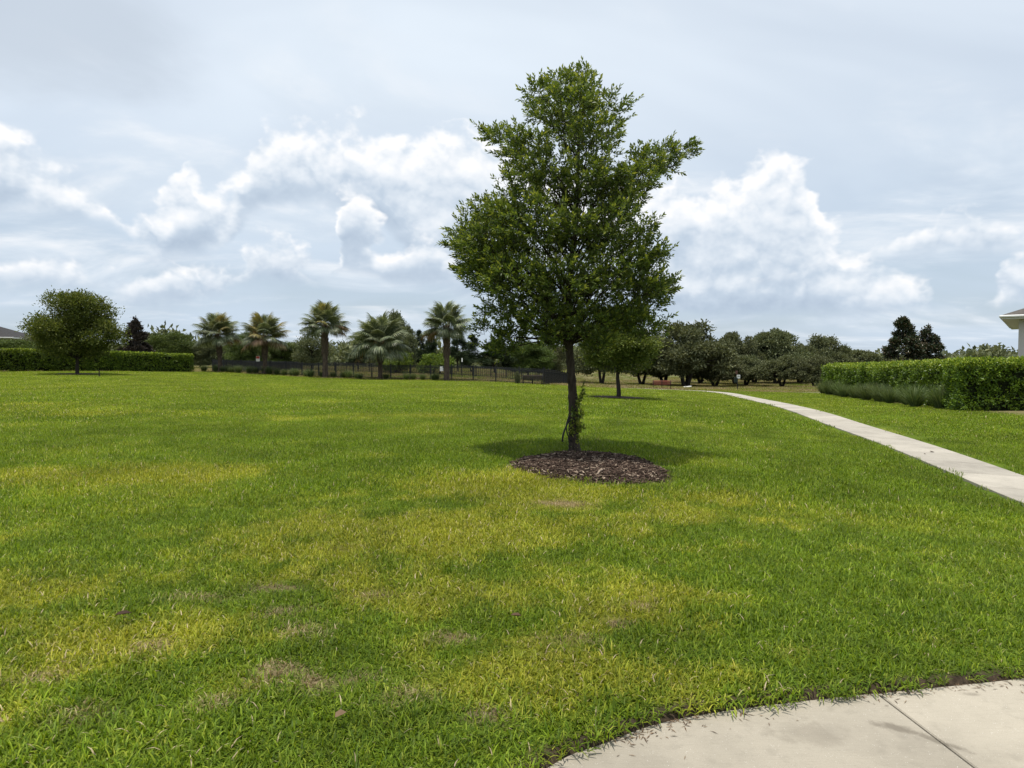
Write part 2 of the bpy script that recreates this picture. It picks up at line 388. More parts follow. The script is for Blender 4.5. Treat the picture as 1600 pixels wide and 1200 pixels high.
M_bark_far = barkmat('dark bark', (.02, .017, .014), (.06, .05, .042), 5)
M_palm_bark = barkmat('palm bark', (.035, .026, .02), (.15, .11, .08), 9)

# lawn colour from the three values green/yellow, dry, brightness
def grass_colour(t, yel, dry, lum, rnd):
    g = t.ramp(rnd, [(0.0, (.048, .092, .006)), (0.5, (.112, .182, .010)), (1.0, (.210, .290, .020))])
    y = t.ramp(rnd, [(0.0, (.13, .150, .010)), (0.5, (.27, .275, .022)), (1.0, (.47, .42, .07))])
    d = t.ramp(rnd, [(0.0, (.14, .10, .05)), (0.5, (.30, .225, .13)), (1.0, (.46, .37, .24))])
    c_ = t.mix(yel, g, y); c_ = t.mix(dry, c_, d)
    return t.mix(1.0, c_, t.xyz(lum, lum, lum), 'MULTIPLY')
def grassmat(name, spec=0.18):
    m_, t = mat(name)
    tint = t.sep(attr(t, 'tint', 'INSTANCER', 'Vector')); rnd = attr(t, 'rnd'); h = attr(t, 'h')
    dry = t.m('MAXIMUM', t.smooth(t.m('ADD', tint[1], t.m('MULTIPLY', t.m('SUBTRACT', attr(t, 'rnd2'), 0.5), 0.5)), .25, .6), t.smooth(t.m('ADD', rnd, t.m('MULTIPLY', tint[0], .05)), 0.99, 0.996))                      # a few dead blades everywhere
    yel = t.m('ADD', tint[0], t.m('MULTIPLY', t.m('SUBTRACT', attr(t, 'rnd2'), 0.5), 0.5), clamp=True)
    c_ = grass_colour(t, yel, dry, tint[2], rnd)
    c_ = t.mix(t.smooth(h, 0.35, 0.0, 0.0, .5), c_, (.10, .105, .03))                         # pale sheath at the foot of each blade
    b = principled(t, c_, 0.55, spec)
    tr = t.node('ShaderNodeBsdfTranslucent'); t.put(tr.inputs[0], t.mix(1.0, c_, (1.5, 1.5, .7), 'MULTIPLY'))
    mx = t.node('ShaderNodeMixShader'); mx.inputs[0].default_value = 0.34; t.l.new(b, mx.inputs[1]); t.l.new(tr.outputs[0], mx.inputs[2]); t.l.new(mx.outputs[0], t.out.inputs[0])
    return m_
M_grass = grassmat('lawn grass')

# ------------------------------------------------------------------ state of the turf (yellow, dry, brightness) over the ground
YELLOW = [(640, 840, 1.5, 1.0, .95), (820, 770, 1.3, 1.1, .9), (1040, 800, .9, .7, .6), (520, 900, .9, .45, .8), (980, 960, .45, .5, .9), (900, 1040, .6, .4, .8), (40, 920, .6, .5, .8), (150, 745, 2.2, 0.7, .75), (250, 735, 1.2, .5, .8), (60, 640, 3, 2, .4), (200, 650, 4, 1.5, .4), (620, 650, 2.5, 1, .45), (120, 1000, .7, .4, .6), (330, 990, .5, .4, .6), (720, 930, .8, .4, .8), (870, 830, 1.1, .6, .7), (1100, 770, .8, .5, .5), (1180, 800, .5, .3, .4), (620, 1010, .4, .3, .4)]
DRY = [(435, 958, .10, .07, 1.0), (490, 950, .07, .05, 1.0), (440, 1050, .13, .09, 1.0), (495, 1068, .10, .08, .95), (1003, 948, .09, .05, .9), (965, 975, .06, .05, .9), (478, 985, .16, .10, .6), (560, 1060, .10, .07, .6), (120, 1120, .12, .08, .6), (330, 1100, .10, .07, .6), (640, 1090, .14, .08, .6), (880, 790, .3, .16, .8), (700, 1000, .10, .06, .9), (240, 1010, .12, .07, .8), (600, 930, .16, .06, .8), (430, 920, .2, .06, .8), (760, 1120, .1, .06, .8), (60, 1060, .1, .07, .8), (520, 860, .2, .08, .4), (320, 935, .3, .07, .5), (900, 1000, .2, .12, .4)]
def spots(x, y, L):
    t = np.zeros(np.broadcast(x, y).shape)
    for px, py, rx, ry, k in L:
        cx, cy = flat(px, py); t = np.maximum(t, k * np.exp(-(((x - cx) / (rx * 1.25)) ** 2 + ((y - cy) / (ry * 1.25)) ** 2)))
    return t
def turf(x, y):
    n1 = fbm(x, y, .55, 4); n2 = fbm(x + 50, y, 2.2, 4); n3 = fbm(x, y + 80, .16, 3); n4 = fbm(x - 30, y, 7.0, 3)
    r = np.hypot(x, y)
    q = 1.0 * spots(x, y, YELLOW) + 1.1 * (n2 - .5) + .8 * (n4 - .5) + .35 * (n1 - .5); q = np.clip((q - .18) / .5, 0, 1); yel = .02 + .72 * q * q * (3 - 2 * q) + .35 * np.clip((n1 - .56) * 3, 0, 1)
    far = np.clip((r - 14) / 25, 0, 1)
    yel = yel * (1 - .35 * far) + .24 * far * (.4 + .9 * n3)
    dry = spots(x, y, DRY) * np.clip(.3 + 1.4 * n4, 0, 1) + .5 * np.clip((n4 - .70) * 5, 0, 1) * np.clip((n2 - .45) * 4, 0, 1)
    pd = polydist(x, y, PATH_C)
    stripe = np.where((y > 9) & (pd < 9), .07 * np.sign(np.sin(pd * 2 * math.pi / 1.9)), 0)
    lum = 1.0 + .42 * (n1 - .5) + .45 * (n2 - .5) + .25 * (n4 - .5) + stripe + .10 * far
    return np.clip(yel, 0, 1), np.clip(dry, 0, 1), np.clip(lum, .4, 1.5)

# ------------------------------------------------------------------ ground: one sheet to the horizon
def axis(segs):
    out = []
    for a, b, st in segs: out += list(np.arange(a, b, st))
    return np.array(sorted(set(np.round(out, 4))))
def grow(a, b, s0, k):
    out = [a]; s = s0; sg = 1 if b > a else -1
    while (b - out[-1]) * sg > 0: out.append(out[-1] + s * sg); s *= k
    return out
gx = np.array(sorted(set(np.round(np.concatenate([np.arange(-1.6, 5.0, .045), grow(5.0, 3200, .06, 1.06), grow(-1.6, -3200, .06, 1.06)]), 4))))
gy = np.array(sorted(set(np.round(np.concatenate([np.arange(1.6, 4.4, .04), grow(4.4, 5000, .06, 1.045), grow(1.6, -300, .08, 1.12)]), 4))))
GX, GY = np.meshgrid(gx, gy); GZ = terrain(GX, GY)
pin = inpoly(GX, GY, PAVE_POLY); pd = polydist(GX, GY, PAVE_EDGE)
GZ -= np.where(pin, .11 * np.clip((pd + .02) / .06, 0, 1), 0)
near_e = (~pin) & (pd < .10)
ipath = inpoly(GX, GY, PATH_POLY); GZ -= np.where(ipath, .05, 0)
bd = bed_d(GX, GY); GZ += np.where(bd < 1.0, .05 * np.clip((1 - bd) * 3, 0, 1) - .01, 0)
lawn_m = inpoly(GX, GY, LAWN) & ~(bd < .97)
yl, dr, lm = turf(GX, GY)
soil = np.clip(1.2 - pd / .10, 0, 1) * (~pin) + pin * 1.0
soil = np.maximum(soil, np.where(inpoly(GX, GY, LAWN), np.clip(1 - (bd - .97) / .10, 0, 1), 0))
nx, ny = len(gx), len(gy)
ii = np.arange(nx * ny).reshape(ny, nx)
F = np.stack([ii[:-1, :-1].ravel(), ii[:-1, 1:].ravel(), ii[1:, 1:].ravel(), ii[1:, :-1].ravel()], 1)
m_, t = mat('ground')
tn = t.sep(attr(t, 'turf', out='Vector')); p = wpos(t)
nn = t.noise(p, 26.0, 5, .7); nf = t.noise(p, .9, 6, .65); nl = t.noise(p, .05, 5, .6)
lawnc = grass_colour(t, tn[0], tn[1], t.m('MULTIPLY', tn[2], t.lin(nn, .2, .8, .3, .8)), nn)
fieldc = t.mix(t.smooth(nl, .38, .62), t.ramp(nf, [(.3, (.085, .085, .03)), (.7, (.20, .165, .085))]), t.ramp(nf, [(.3, (.05, .075, .018)), (.7, (.13, .15, .045))]))
c_ = t.mix(attr(t, 'lawn'), fieldc, lawnc)
c_ = t.mix(attr(t, 'soil'), c_, t.ramp(nn, [(.3, (.022, .016, .011)), (.7, (.075, .055, .036))]))
t.l.new(principled(t, c_, .95, .1, 0, bump(t, nn, .6, .03)), t.out.inputs[0])
ground = link('ground', mesh_np('ground', np.stack([GX, GY, GZ], -1).reshape(-1, 3), F, [m_], {'turf': np.stack([yl, dr, lm], -1).reshape(-1, 3), 'lawn': lawn_m.ravel().astype(float), 'soil': soil.ravel()}, smooth=True), kind='structure')

# ------------------------------------------------------------------ concrete
def concrete(name, tone):
    m_, t = mat(name); p = wpos(t)
    a = t.noise(p, 1.4, 6, .62); b = t.noise(p, 90.0, 3, .7); d = t.noise(p, 9.0, 5, .65)
    c_ = t.ramp(a, [(.30, tuple(q * .76 for q in tone)), (.5, tone), (.70, tuple(q * 1.12 for q in tone))])
    c_ = t.mix(t.m('MULTIPLY', t.smooth(d, .52, .70), .34), c_, tuple(q * .62 for q in tone))
    vo = t.node('ShaderNodeTexVoronoi'); vo.inputs['Scale'].default_value = 120; t.l.new(p, vo.inputs['Vector'])
    speck = t.m('MULTIPLY', t.smooth(vo.outputs['Distance'], .22, .12), t.smooth(t.noise(p, 50, 2), .55, .62))
    c_ = t.mix(t.m('MULTIPLY', speck, .8), c_, (.68, .65, .59))
    c_ = t.mix(t.m('MULTIPLY', t.smooth(b, .62, .75), .35), c_, tuple(q * .55 for q in tone))
    br = t.noise(t.v('MULTIPLY', p, (6, 150, 1)), 1.0, 3, .6)
    c_ = t.mix(t.m('MULTIPLY', t.smooth(br, .45, .7), .16), c_, tuple(q * .6 for q in tone))
    pit = t.m('MULTIPLY', t.smooth(t.noise(p, 260, 1), .66, .72), .6)
    c_ = t.mix(pit, c_, tuple(q * .4 for q in tone))
    rn = t.node('ShaderNodeObjectInfo').outputs['Random']; k_ = t.lin(rn, 0, 1, .88, 1.08); c_ = t.mix(1.0, c_, t.xyz(k_, k_, k_), 'MULTIPLY')
    # stains with shapes of their own, where leaves or water lay
    for sx, sy, rx, ry, rot, k in STAINS:
        q = t.v('SUBTRACT', p, (sx, sy, 0)); qs = t.sep(q); cr, sr = math.cos(rot), math.sin(rot)
        u = t.m('ADD', t.m('MULTIPLY', qs[0], cr / rx), t.m('MULTIPLY', qs[1], sr / rx)); v_ = t.m('ADD', t.m('MULTIPLY', qs[0], -sr / ry), t.m('MULTIPLY', qs[1], cr / ry))
        e = t.m('SQRT', t.m('ADD', t.m('MULTIPLY', u, u), t.m('MULTIPLY', v_, v_)))
        f = t.m('MULTIPLY', t.smooth(t.m('ADD', e, t.m('MULTIPLY', t.m('SUBTRACT', d, .5), 2.2)), 1.0, .35), k)
        c_ = t.mix(f, c_, tuple(q2 * .42 for q2 in (tone[0], tone[1] * .96, tone[2] * .92)))
    t.l.new(principled(t, c_, .85, .25, 0, bump(t, t.m('ADD', t.m('ADD', b, t.m('MULTIPLY', d, 1.5)), br), .5, .006)), t.out.inputs[0]); return m_
def st(px, py, rx, ry, rot, k): x, y = flat(px, py, PAVE_Z); return (x, y, rx, ry, rot, k)
STAINS = [st(1400, 1138, .13, .05, -.5, .8), st(1470, 1160, .17, .035, -.75, .75), st(1260, 1145, .2, .12, 0, .35), st(1520, 1085, .06, .03, 0, .5)]
M_conc = concrete('pavement concrete', (.34, .305, .245))
STAINS = []
M_conc2 = concrete('path concrete', (.355, .325, .275))

def slab_mesh(name, poly, top, thick, mm, inset=.006):
    """poly: ring of (x,y); top: function or number giving the z of the top"""
    P = [Vector((x, y, 0)) for x, y in poly]; c0 = sum(P, Vector()) / len(P); n = len(P)
    zt = (lambda x, y: top) if not callable(top) else top
    V, Fc = [], []
    for p_ in P: V.append((p_.x, p_.y, zt(p_.x, p_.y) - thick))
    for p_ in P: V.append((p_.x, p_.y, zt(p_.x, p_.y) - .006))
    for p_ in P:
        q = p_ + (c0 - p_).normalized() * .008; V.append((q.x, q.y, zt(p_.x, p_.y)))
    for r in (0, 1):
        for i in range(n): j = (i + 1) % n; Fc.append((r * n + i, r * n + j, (r + 1) * n + j, (r + 1) * n + i))
    Fc.append(tuple(2 * n + i for i in range(n)))
    return mesh_np(name, V, Fc, [mm])
# near pavement: slabs either side of tooled joints
m_soil = plain('joint soil', (.05, .042, .034), .95, .1, 0, .4, 30)
def cut(poly, p0, p1, keep):
    """half-plane clip; keep=+1 keeps the left of p0->p1"""
    out = []; n = len(poly); f = lambda q: keep * ((p1[0] - p0[0]) * (q[1] - p0[1]) - (p1[1] - p0[1]) * (q[0] - p0[0]))
    for i in range(n):
        a, b = poly[i - 1], poly[i]; fa, fb = f(a), f(b)
        if (fa >= 0) != (fb >= 0): k = fa / (fa - fb); out.append((a[0] + (b[0] - a[0]) * k, a[1] + (b[1] - a[1]) * k))
        if fb >= 0: out.append(b)
    return out
ja = Vector(flat(1370, 1082, PAVE_Z) + (0,)); jb = Vector(flat(1525, 1200, PAVE_Z) + (0,)); jd = (jb - ja).normalized(); jn = Vector((jd.y, -jd.x, 0))
pave = link('pavement', slab_mesh('pavement base', PAVE_POLY, PAVE_Z - .04, .05, m_soil), kind='structure')
edge_in = offset_line([Vector(p_ + (0,)) for p_ in PAVE_EDGE], .004)
PP = [(p_.x, p_.y) for p_ in edge_in] + [(6.58, -3.98), (-1.58, -3.98)]
g = .005
pieces = []
def line_at(k): a_ = ja + jn * k; return (a_.x, a_.y), (a_.x + jd.x, a_.y + jd.y)
ks = [-99, -3.2, 0.0, 1.6, 99]
if (jn.x < 0): jn = -jn
for k0, k1 in zip(ks[:-1], ks[1:]):
    q = PP
    for k, s_ in ((k0, 1), (k1, -1)):
        if abs(k) < 50:
            a_, b_ = line_at(k + s_ * g)
            side = 1 if ((b_[0] - a_[0]) * (jn.y) - (b_[1] - a_[1]) * (jn.x)) * s_ > 0 else -1
            q = cut(q, a_, b_, side)
    if len(q) > 2: pieces.append(q)
for q in pieces: link('slab', slab_mesh('slab', q, PAVE_Z, .09, M_conc), pave)
# footpath: a run of slabs
PL = [p_.copy() for p_ in PATH_L]; cum = [0]
for a_, b_ in zip(PATH_L[:-1], PATH_L[1:]): cum.append(cum[-1] + (b_ - a_).length)
def along(L, s_):
    i = min(max(np.searchsorted(cum, s_) - 1, 0), len(L) - 2); k = (s_ - cum[i]) / max(cum[i + 1] - cum[i], 1e-6); return L[i].lerp(L[i + 1], k)
def ptop(x, y): return tz(x, y) + .018
base_poly = PATH_POLY
bv = [(p_.x, p_.y, tz(p_.x, p_.y) - .025) for p_ in PATH_L] + [(p_.x, p_.y, tz(p_.x, p_.y) - .025) for p_ in PATH_R]; nL = len(PATH_L)
path = link('path', mesh_np('path base', bv, [(i, nL + i, nL + i + 1, i + 1) for i in range(nL - 1)], [m_soil]), kind='structure')
s_ = 0.0
while s_ + 1.4 < cum[-1]:
    L_ = 1.5
    e0, e1 = s_ + .012, min(s_ + L_ - .012, cum[-1]); ring = []
    steps = [e0 + (e1 - e0) * k / 3 for k in range(4)]
    ring = [tuple(along(PATH_L, q))[:2] for q in steps][::-1] + [tuple(along(PATH_R, q))[:2] for q in steps]
    link('slab', slab_mesh('path slab', ring, ptop, .08, M_conc2), path); s_ += L_

# ------------------------------------------------------------------ grass
PROTO = bpy.data.collections.new('turf patches')
def blades(n, R, Lr, Wd, segs, seed, lean=.5, matr=None):
    r = np.random.default_rng(seed)
    rad = R * np.sqrt(r.random(n)); a = r.random(n) * 6.283
    px, py = rad * np.cos(a), rad * np.sin(a)
    az_ = r.random(n) * 6.283; ln = r.uniform(*Lr, n); wd = Wd * r.uniform(.6, 1.25, n)
    th0 = np.abs(r.normal(0, .35, n)) * lean; th1 = th0 + r.uniform(.1, 1.3, n) * lean * 1.6
    rnd = r.random(n); rnd2 = r.random(n)
    V, A, Hh, R2 = [], [], [], []
    x = px.copy(); y = py.copy(); z = np.full(n, -.012)
    for k in range(segs + 1):
        f = k / segs; w = wd * (1 - f ** 2.2) * (.75 + .6 * f * (1 - f) * 2)
        sx, sy = -np.sin(az_), np.cos(az_)
        if k < segs:
            V.append(np.stack([x + sx * w / 2, y + sy * w / 2, z], 1)); V.append(np.stack([x - sx * w / 2, y - sy * w / 2, z], 1))
        else: V.append(np.stack([x, y, z], 1))
        th = th0 + (th1 - th0) * (f + .5 / segs); st_ = ln / segs
        x = x + np.cos(az_) * np.sin(th) * st_; y = y + np.sin(az_) * np.sin(th) * st_; z = z + np.cos(th) * st_
    nv = len(V); VV = np.stack(V, 1).reshape(-1, 3); ids = np.arange(n) * nv; F = []
    T = []
    for k in range(segs - 1):
        b = 2 * k; T += [(b, b + 1, b + 3), (b, b + 3, b + 2)]
    b = 2 * (segs - 1); T.append((b, b + 1, b + 2))
    F = (ids[:, None, None] + np.array(T)[None]).reshape(-1, 3)
    hs = np.concatenate([[k / segs] * (2 if k < segs else 1) for k in range(segs + 1)])
    return VV, F, {'rnd': np.repeat(rnd, nv), 'rnd2': np.repeat(rnd2, nv), 'h': np.tile(hs, n)}
def patchset(tag, count, n, R, Lr, Wd, segs, lean, matr):
    c_ = bpy.data.collections.new(tag)
    for i in range(count):
        V, F, A = blades(n, R, Lr, Wd, segs, hash((tag, i)) % 1000 if False else i * 17 + len(tag), lean)
        o = bpy.data.objects.new(f'{tag} {i:02d}', mesh_np(tag, V, F, [matr], A)); c_.objects.link(o)
    return c_
def scatter(name, coll, nvar, pts, scl, tint, label, cat='grass'):
    n = len(pts); r = np.random.default_rng(len(name) + n)
    me = mesh_np(name, pts, np.zeros((0, 3), int), [], {'scl': scl, 'rz': r.random(n) * 6.283, 'pick': r.integers(0, nvar, n).astype(float), 'tint': tint})
    o = link(name, me, kind='stuff', label=label, category=cat)
    ng = bpy.data.node_groups.new(name, 'GeometryNodeTree')
    ng.interface.new_socket('Geometry', in_out='INPUT', socket_type='NodeSocketGeometry'); ng.interface.new_socket('Geometry', in_out='OUTPUT', socket_type='NodeSocketGeometry')
    N, L = ng.nodes, ng.links
    gi, go = N.new('NodeGroupInput'), N.new('NodeGroupOutput')
    m2p = N.new('GeometryNodeMeshToPoints'); iop = N.new('GeometryNodeInstanceOnPoints'); ci = N.new('GeometryNodeCollectionInfo')
    ci.inputs['Collection'].default_value = coll; ci.inputs['Separate Children'].default_value = True; ci.inputs['Reset Children'].default_value = True
    def na(nm): q = N.new('GeometryNodeInputNamedAttribute'); q.data_type = 'FLOAT'; q.inputs[0].default_value = nm; return q.outputs[0]
    rot = N.new('ShaderNodeCombineXYZ'); L.new(na('rz'), rot.inputs[2])
    L.new(gi.outputs[0], m2p.inputs[0]); L.new(m2p.outputs[0], iop.inputs['Points']); L.new(ci.outputs[0], iop.inputs['Instance'])
    iop.inputs['Pick Instance'].default_value = True; L.new(na('pick'), iop.inputs['Instance Index']); L.new(rot.outputs[0], iop.inputs['Rotation']); L.new(na('scl'), iop.inputs['Scale'])
    L.new(iop.outputs[0], go.inputs[0])
    md = o.modifiers.new('scatter', 'NODES'); md.node_group = ng
    return o
GN_ = 6
G0 = patchset('near turf', GN_, 84, .095, (.028, .074), .0072, 3, 1.45, M_grass)
G1 = patchset('mid turf', GN_, 300, .36, (.04, .085), .0095, 2, .9, M_grass)
G2 = patchset('far turf', GN_, 300, .85, (.04, .085), .020, 2, .9, M_grass)
def lawn_pts(x0, x1, y0, y1, dens, rmin, rmax, margin):
    st_ = dens ** -.5; x, y = (q.ravel() for q in np.meshgrid(np.arange(x0, x1, st_), np.arange(y0, y1, st_)))
    x = x + rng.uniform(-.6, .6, len(x)) * st_; y = y + rng.uniform(-.6, .6, len(y)) * st_; r = np.hypot(x, y)
    ok = (r >= rmin) & (r < rmax) & ((np.abs(x) < 1.15 * (y + 5)) | (r < 6)); x, y = x[ok], y[ok]
    ok = inpoly(x, y, LAWN); x, y = x[ok], y[ok]
    ok = ~inpoly(x, y, PAVE_POLY) & (polydist(x, y, PAVE_EDGE) > margin * .35); x, y = x[ok], y[ok]
    ok = ~inpoly(x, y, PATH_POLY); x, y = x[ok], y[ok]
    pl_ = [(p_.x, p_.y) for p_ in PATH_L]; pr_ = [(p_.x, p_.y) for p_ in PATH_R]
    ok = (polydist(x, y, pl_) > margin * .75) & (polydist(x, y, pr_) > margin * .75); x, y = x[ok], y[ok]
    ok = bed_d(x, y) > 0.94 + .10 * rng.normal(size=len(x)) + np.clip(margin - .1, 0, .3) * .2; x, y = x[ok], y[ok]
    return x, y
def do_lawn(name, coll, x0, x1, y0, y1, dens, rmin, rmax, margin, label, s0=1.0):
    x, y = lawn_pts(x0, x1, y0, y1, dens, rmin, rmax, margin)
    yl, dr, lm = turf(x, y); z = terrain(x, y)
    hgt = s0 * (.62 + .5 * fbm(x, y, 1.7, 3) + .35 * fbm(x, y + 20, 6.0, 2)) * rng.uniform(.75, 1.22, len(x)) * (1 - .5 * dr)
    yl = np.clip(yl + rng.normal(0, .08, len(x)), 0, 1); lm = lm * rng.uniform(.74, 1.26, len(x))
    return scatter(name, coll, GN_, np.stack([x, y, z], 1), hgt, np.stack([yl, dr, lm], 1), label)
do_lawn('grass', G0, -8, 9, -2.5, 8.6, 200, 0, 8.5, .09, 'thick broad-bladed lawn grass beside the curved pavement')
do_lawn('grass', G1, -22, 18, 1, 22, 15, 8.3, 21, .44, 'mown lawn grass around the mulched oak')
do_lawn('grass', G2, -75, 26, 5, 78, 3.6, 20.5, 95, .95, 'distant mown lawn stretching to the fence and hedges')

# ------------------------------------------------------------------ foliage builders
def unit(v): return v / np.maximum(np.linalg.norm(v, axis=-1, keepdims=True), 1e-9)
def leaf_quads(P, D, L, Wd, r, fold=.25, up=None):
    """one bent lozenge per leaf"""
    n = len(P); D = unit(D); ref = unit(r.normal(size=(n, 3)) + (np.array([0, 0, 1.3]) if up is None else up))
    S = unit(np.cross(D, ref)); N = unit(np.cross(S, D))
    L = np.broadcast_to(L, n)[:, None]; Wd = np.broadcast_to(Wd, n)[:, None]
    mid = P + D * L * .5
    V = np.stack([P, mid + S * Wd * .5 + N * Wd * fold, P + D * L - N * L * .06, mid - S * Wd * .5 + N * Wd * fold], 1).reshape(-1, 3)
    i = np.arange(n)[:, None] * 4; return V, np.concatenate([i + [0, 1, 2], i + [0, 2, 3]], 1).reshape(-1, 3)
def ball(n, r, shell=.5):
    d = unit(r.normal(size=(n, 3))); return d * (r.random(n)[:, None] ** (1 / 3 * (1 - shell) + .12 * shell))
def cluster_crown(C, Rr, n_each, L, Wd, r, shell=.55, droop=0.0, cent=None):
    P, D = [], []
    C = np.asarray(C); Rr = np.asarray(Rr)
    for c_, q in zip(C, Rr):
        n = max(6, int(n_each * (np.mean(q) / np.mean(Rr)) ** 2)); b = ball(n, r, shell)
        b = b * (1 + .25 * r.normal(size=(n, 1))); P.append(c_ + b * q); D.append(unit(b) + r.normal(size=(n, 3)) * .7 + np.array([0, 0, .35 - droop]))
    P = np.concatenate(P); D = np.concatenate(D); n = len(P)
    V, F = leaf_quads(P, D, L * r.uniform(.6, 1.3, n), Wd * r.uniform(.6, 1.3, n), r)
    return V, F, {'rnd': np.repeat(r.random(n), 4)}
def limb_pts(a, b, r, n=6, sag=.12):
    a = Vector(a); b = Vector(b); L = (b - a).length; out = []
    k1 = Vector(r.normal(size=3)) * L * .06
    for i in range(n + 1):
        t = i / n; p = a.lerp(b, t); p += k1 * math.sin(math.pi * t) + Vector((0, 0, 1)) * sag * L * math.sin(math.pi * t); out.append(p)
    return out
def taper(r0, r1, n): return [r0 + (r1 - r0) * (i / n) ** .8 for i in range(n + 1)]

M_leaf_oak = leafmat('oak leaves', [(0, (.034, .062, .012)), (.4, (.076, .118, .020)), (.7, (.155, .198, .030)), (1, (.32, .335, .06))], .30, .42, .38, 1.6, inst=False)
M_far_oak = leafmat('live oak foliage', [(0, (.062, .076, .036)), (.5, (.115, .132, .062)), (1, (.195, .205, .11))], .22, .6, .2, 1.2)
M_olive = leafmat('olive oak foliage', [(0, (.050, .078, .014)), (.5, (.105, .142, .026)), (1, (.20, .225, .05))], .30, .55, .25, 1.3)
M_green = leafmat('green foliage', [(0, (.038, .066, .016)), (.5, (.078, .120, .026)), (1, (.14, .18, .045))], .22, .55, .25, 1.3)
M_bright = leafmat('bright shrub foliage', [(0, (.055, .095, .015)), (.5, (.11, .17, .025)), (1, (.19, .25, .04))], .25, .55, .25, 1.3)
M_pine = leafmat('pine needles', [(0, (.018, .034, .016)), (.5, (.034, .056, .024)), (1, (.06, .085, .034))], .12, .6, .2, 1.2)
M_magn = leafmat('magnolia foliage', [(0, (.024, .042, .018)), (.6, (.048, .068, .028)), (.68, (.09, .068, .038)), (1, (.12, .10, .06))], .1, .35, .5, 1.1)
M_purple = leafmat('purple leaved foliage', [(0, (.018, .016, .014)), (.5, (.034, .028, .022)), (1, (.065, .045, .035))], .1, .5, .3, 1.1)
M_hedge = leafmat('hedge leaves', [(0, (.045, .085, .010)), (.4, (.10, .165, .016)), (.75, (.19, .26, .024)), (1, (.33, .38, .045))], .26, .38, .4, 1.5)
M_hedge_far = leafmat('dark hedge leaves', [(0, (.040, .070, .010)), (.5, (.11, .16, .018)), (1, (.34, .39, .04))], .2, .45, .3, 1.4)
M_muhly = leafmat('ornamental grass blades', [(0, (.045, .075, .028)), (.5, (.085, .125, .045)), (1, (.18, .21, .09))], .25, .6, .2, 1.2)
M_moss = leafmat('hanging moss', [(0, (.07, .075, .055)), (1, (.15, .155, .12))], .2, .8, .1, 1.1)

# ------------------------------------------------------------------ the young oak in its mulch bed
OAK_Y = 11.75
ob = at(897, 706, OAK_Y); oak_base = Vector((ob.x, OAK_Y, tz(ob.x, OAK_Y) + .03))
oak = empty('oak_tree', oak_base, 'young leafy oak tree standing in the round bed of bark mulch', 'tree')
def ol(px, py, dy=0.0): p_ = at(px, py, OAK_Y + dy); return p_ - oak_base
tp = [(898, 712), (897.5, 700), (896, 680), (895.8, 650), (895, 620), (893.5, 595), (891.5, 570), (889.5, 545), (888, 515), (888, 470), (892, 420), (898, 360), (902, 290), (904, 220), (906, 150)]
tr_pts = [ol(x_, y_) for x_, y_ in tp]; tr_pts[0].z = -.08
tr_rad = [.135, .105, .088, .086, .080, .074, .072, .070, .066, .060, .052, .042, .032, .02, .008]
tk = MB(); 
sm = smooth_line(tr_pts, 5); rr = np.interp(np.linspace(0, len(tr_pts) - 1, len(sm)), range(len(tr_pts)), tr_rad)
tk.tube(sm, [q * (1 + .07 * math.sin(i * 2.3) + .05 * math.sin(i * 5.1)) for i, q in enumerate(rr)], 14)
trunk = link('trunk', tk.me('oak trunk', M_bark, True), oak)
CL = [(906, 142, 30), (842, 165, 30), (872, 150, 24), (880, 195, 45), (945, 190, 38), (925, 240, 48), (905, 170, 40), (772, 212, 22), (800, 232, 34), (830, 250, 42), (1064, 236, 24), (1030, 246, 38), (1002, 268, 40), (985, 300, 34), (1045, 262, 24),
      (860, 290, 56), (915, 300, 52), (950, 300, 34), (818, 312, 38), (765, 345, 40), (718, 382, 22), (742, 368, 36), (775, 398, 48), (840, 370, 58), (900, 375, 56), (955, 372, 48), (1000, 372, 26),
      (765, 440, 38), (815, 448, 58), (885, 450, 58), (950, 440, 56), (1003, 452, 42), (1036, 450, 22), (1015, 405, 24), (785, 490, 40), (757, 515, 22), (850, 500, 50), (920, 505, 50), (975, 495, 46), (1000, 512, 36), (800, 528, 34), (868, 530, 28), (935, 538, 32), (770, 545, 22), (735, 425, 24), (790, 550, 20), (770, 420, 44), (740, 395, 34), (990, 420, 34), (795, 350, 44), (960, 340, 34), (1020, 470, 26)]
r = np.random.default_rng(21)
CC, CR = [], []
pxm = OAK_Y / FPX
for x_, y_, q in CL:
    half = np.interp(y_, [110, 160, 220, 300, 380, 450, 520, 550], [30, 75, 115, 135, 160, 150, 120, 70])
    h = math.sqrt(max(half ** 2 - (x_ - 893) ** 2, 0)) * .85
    ds = [0] if h < 30 else ([-h * .8, h * .8, 0] if h > 75 else [-h * .7, h * .6])
    for d in ds:
        k = r.uniform(.62, 1.18); f = 1 + d * pxm / OAK_Y
        c_ = ol(893 + (x_ - 893) / f, 564 + (y_ - 564) / f, d * pxm + r.normal() * .1)
        CC.append(c_); CR.append(q * pxm * k * .80)
bm_l = MB(); leaves_P, leaves_D, tips = [], [], []
stems = MB()
axis_top = ol(906, 120)
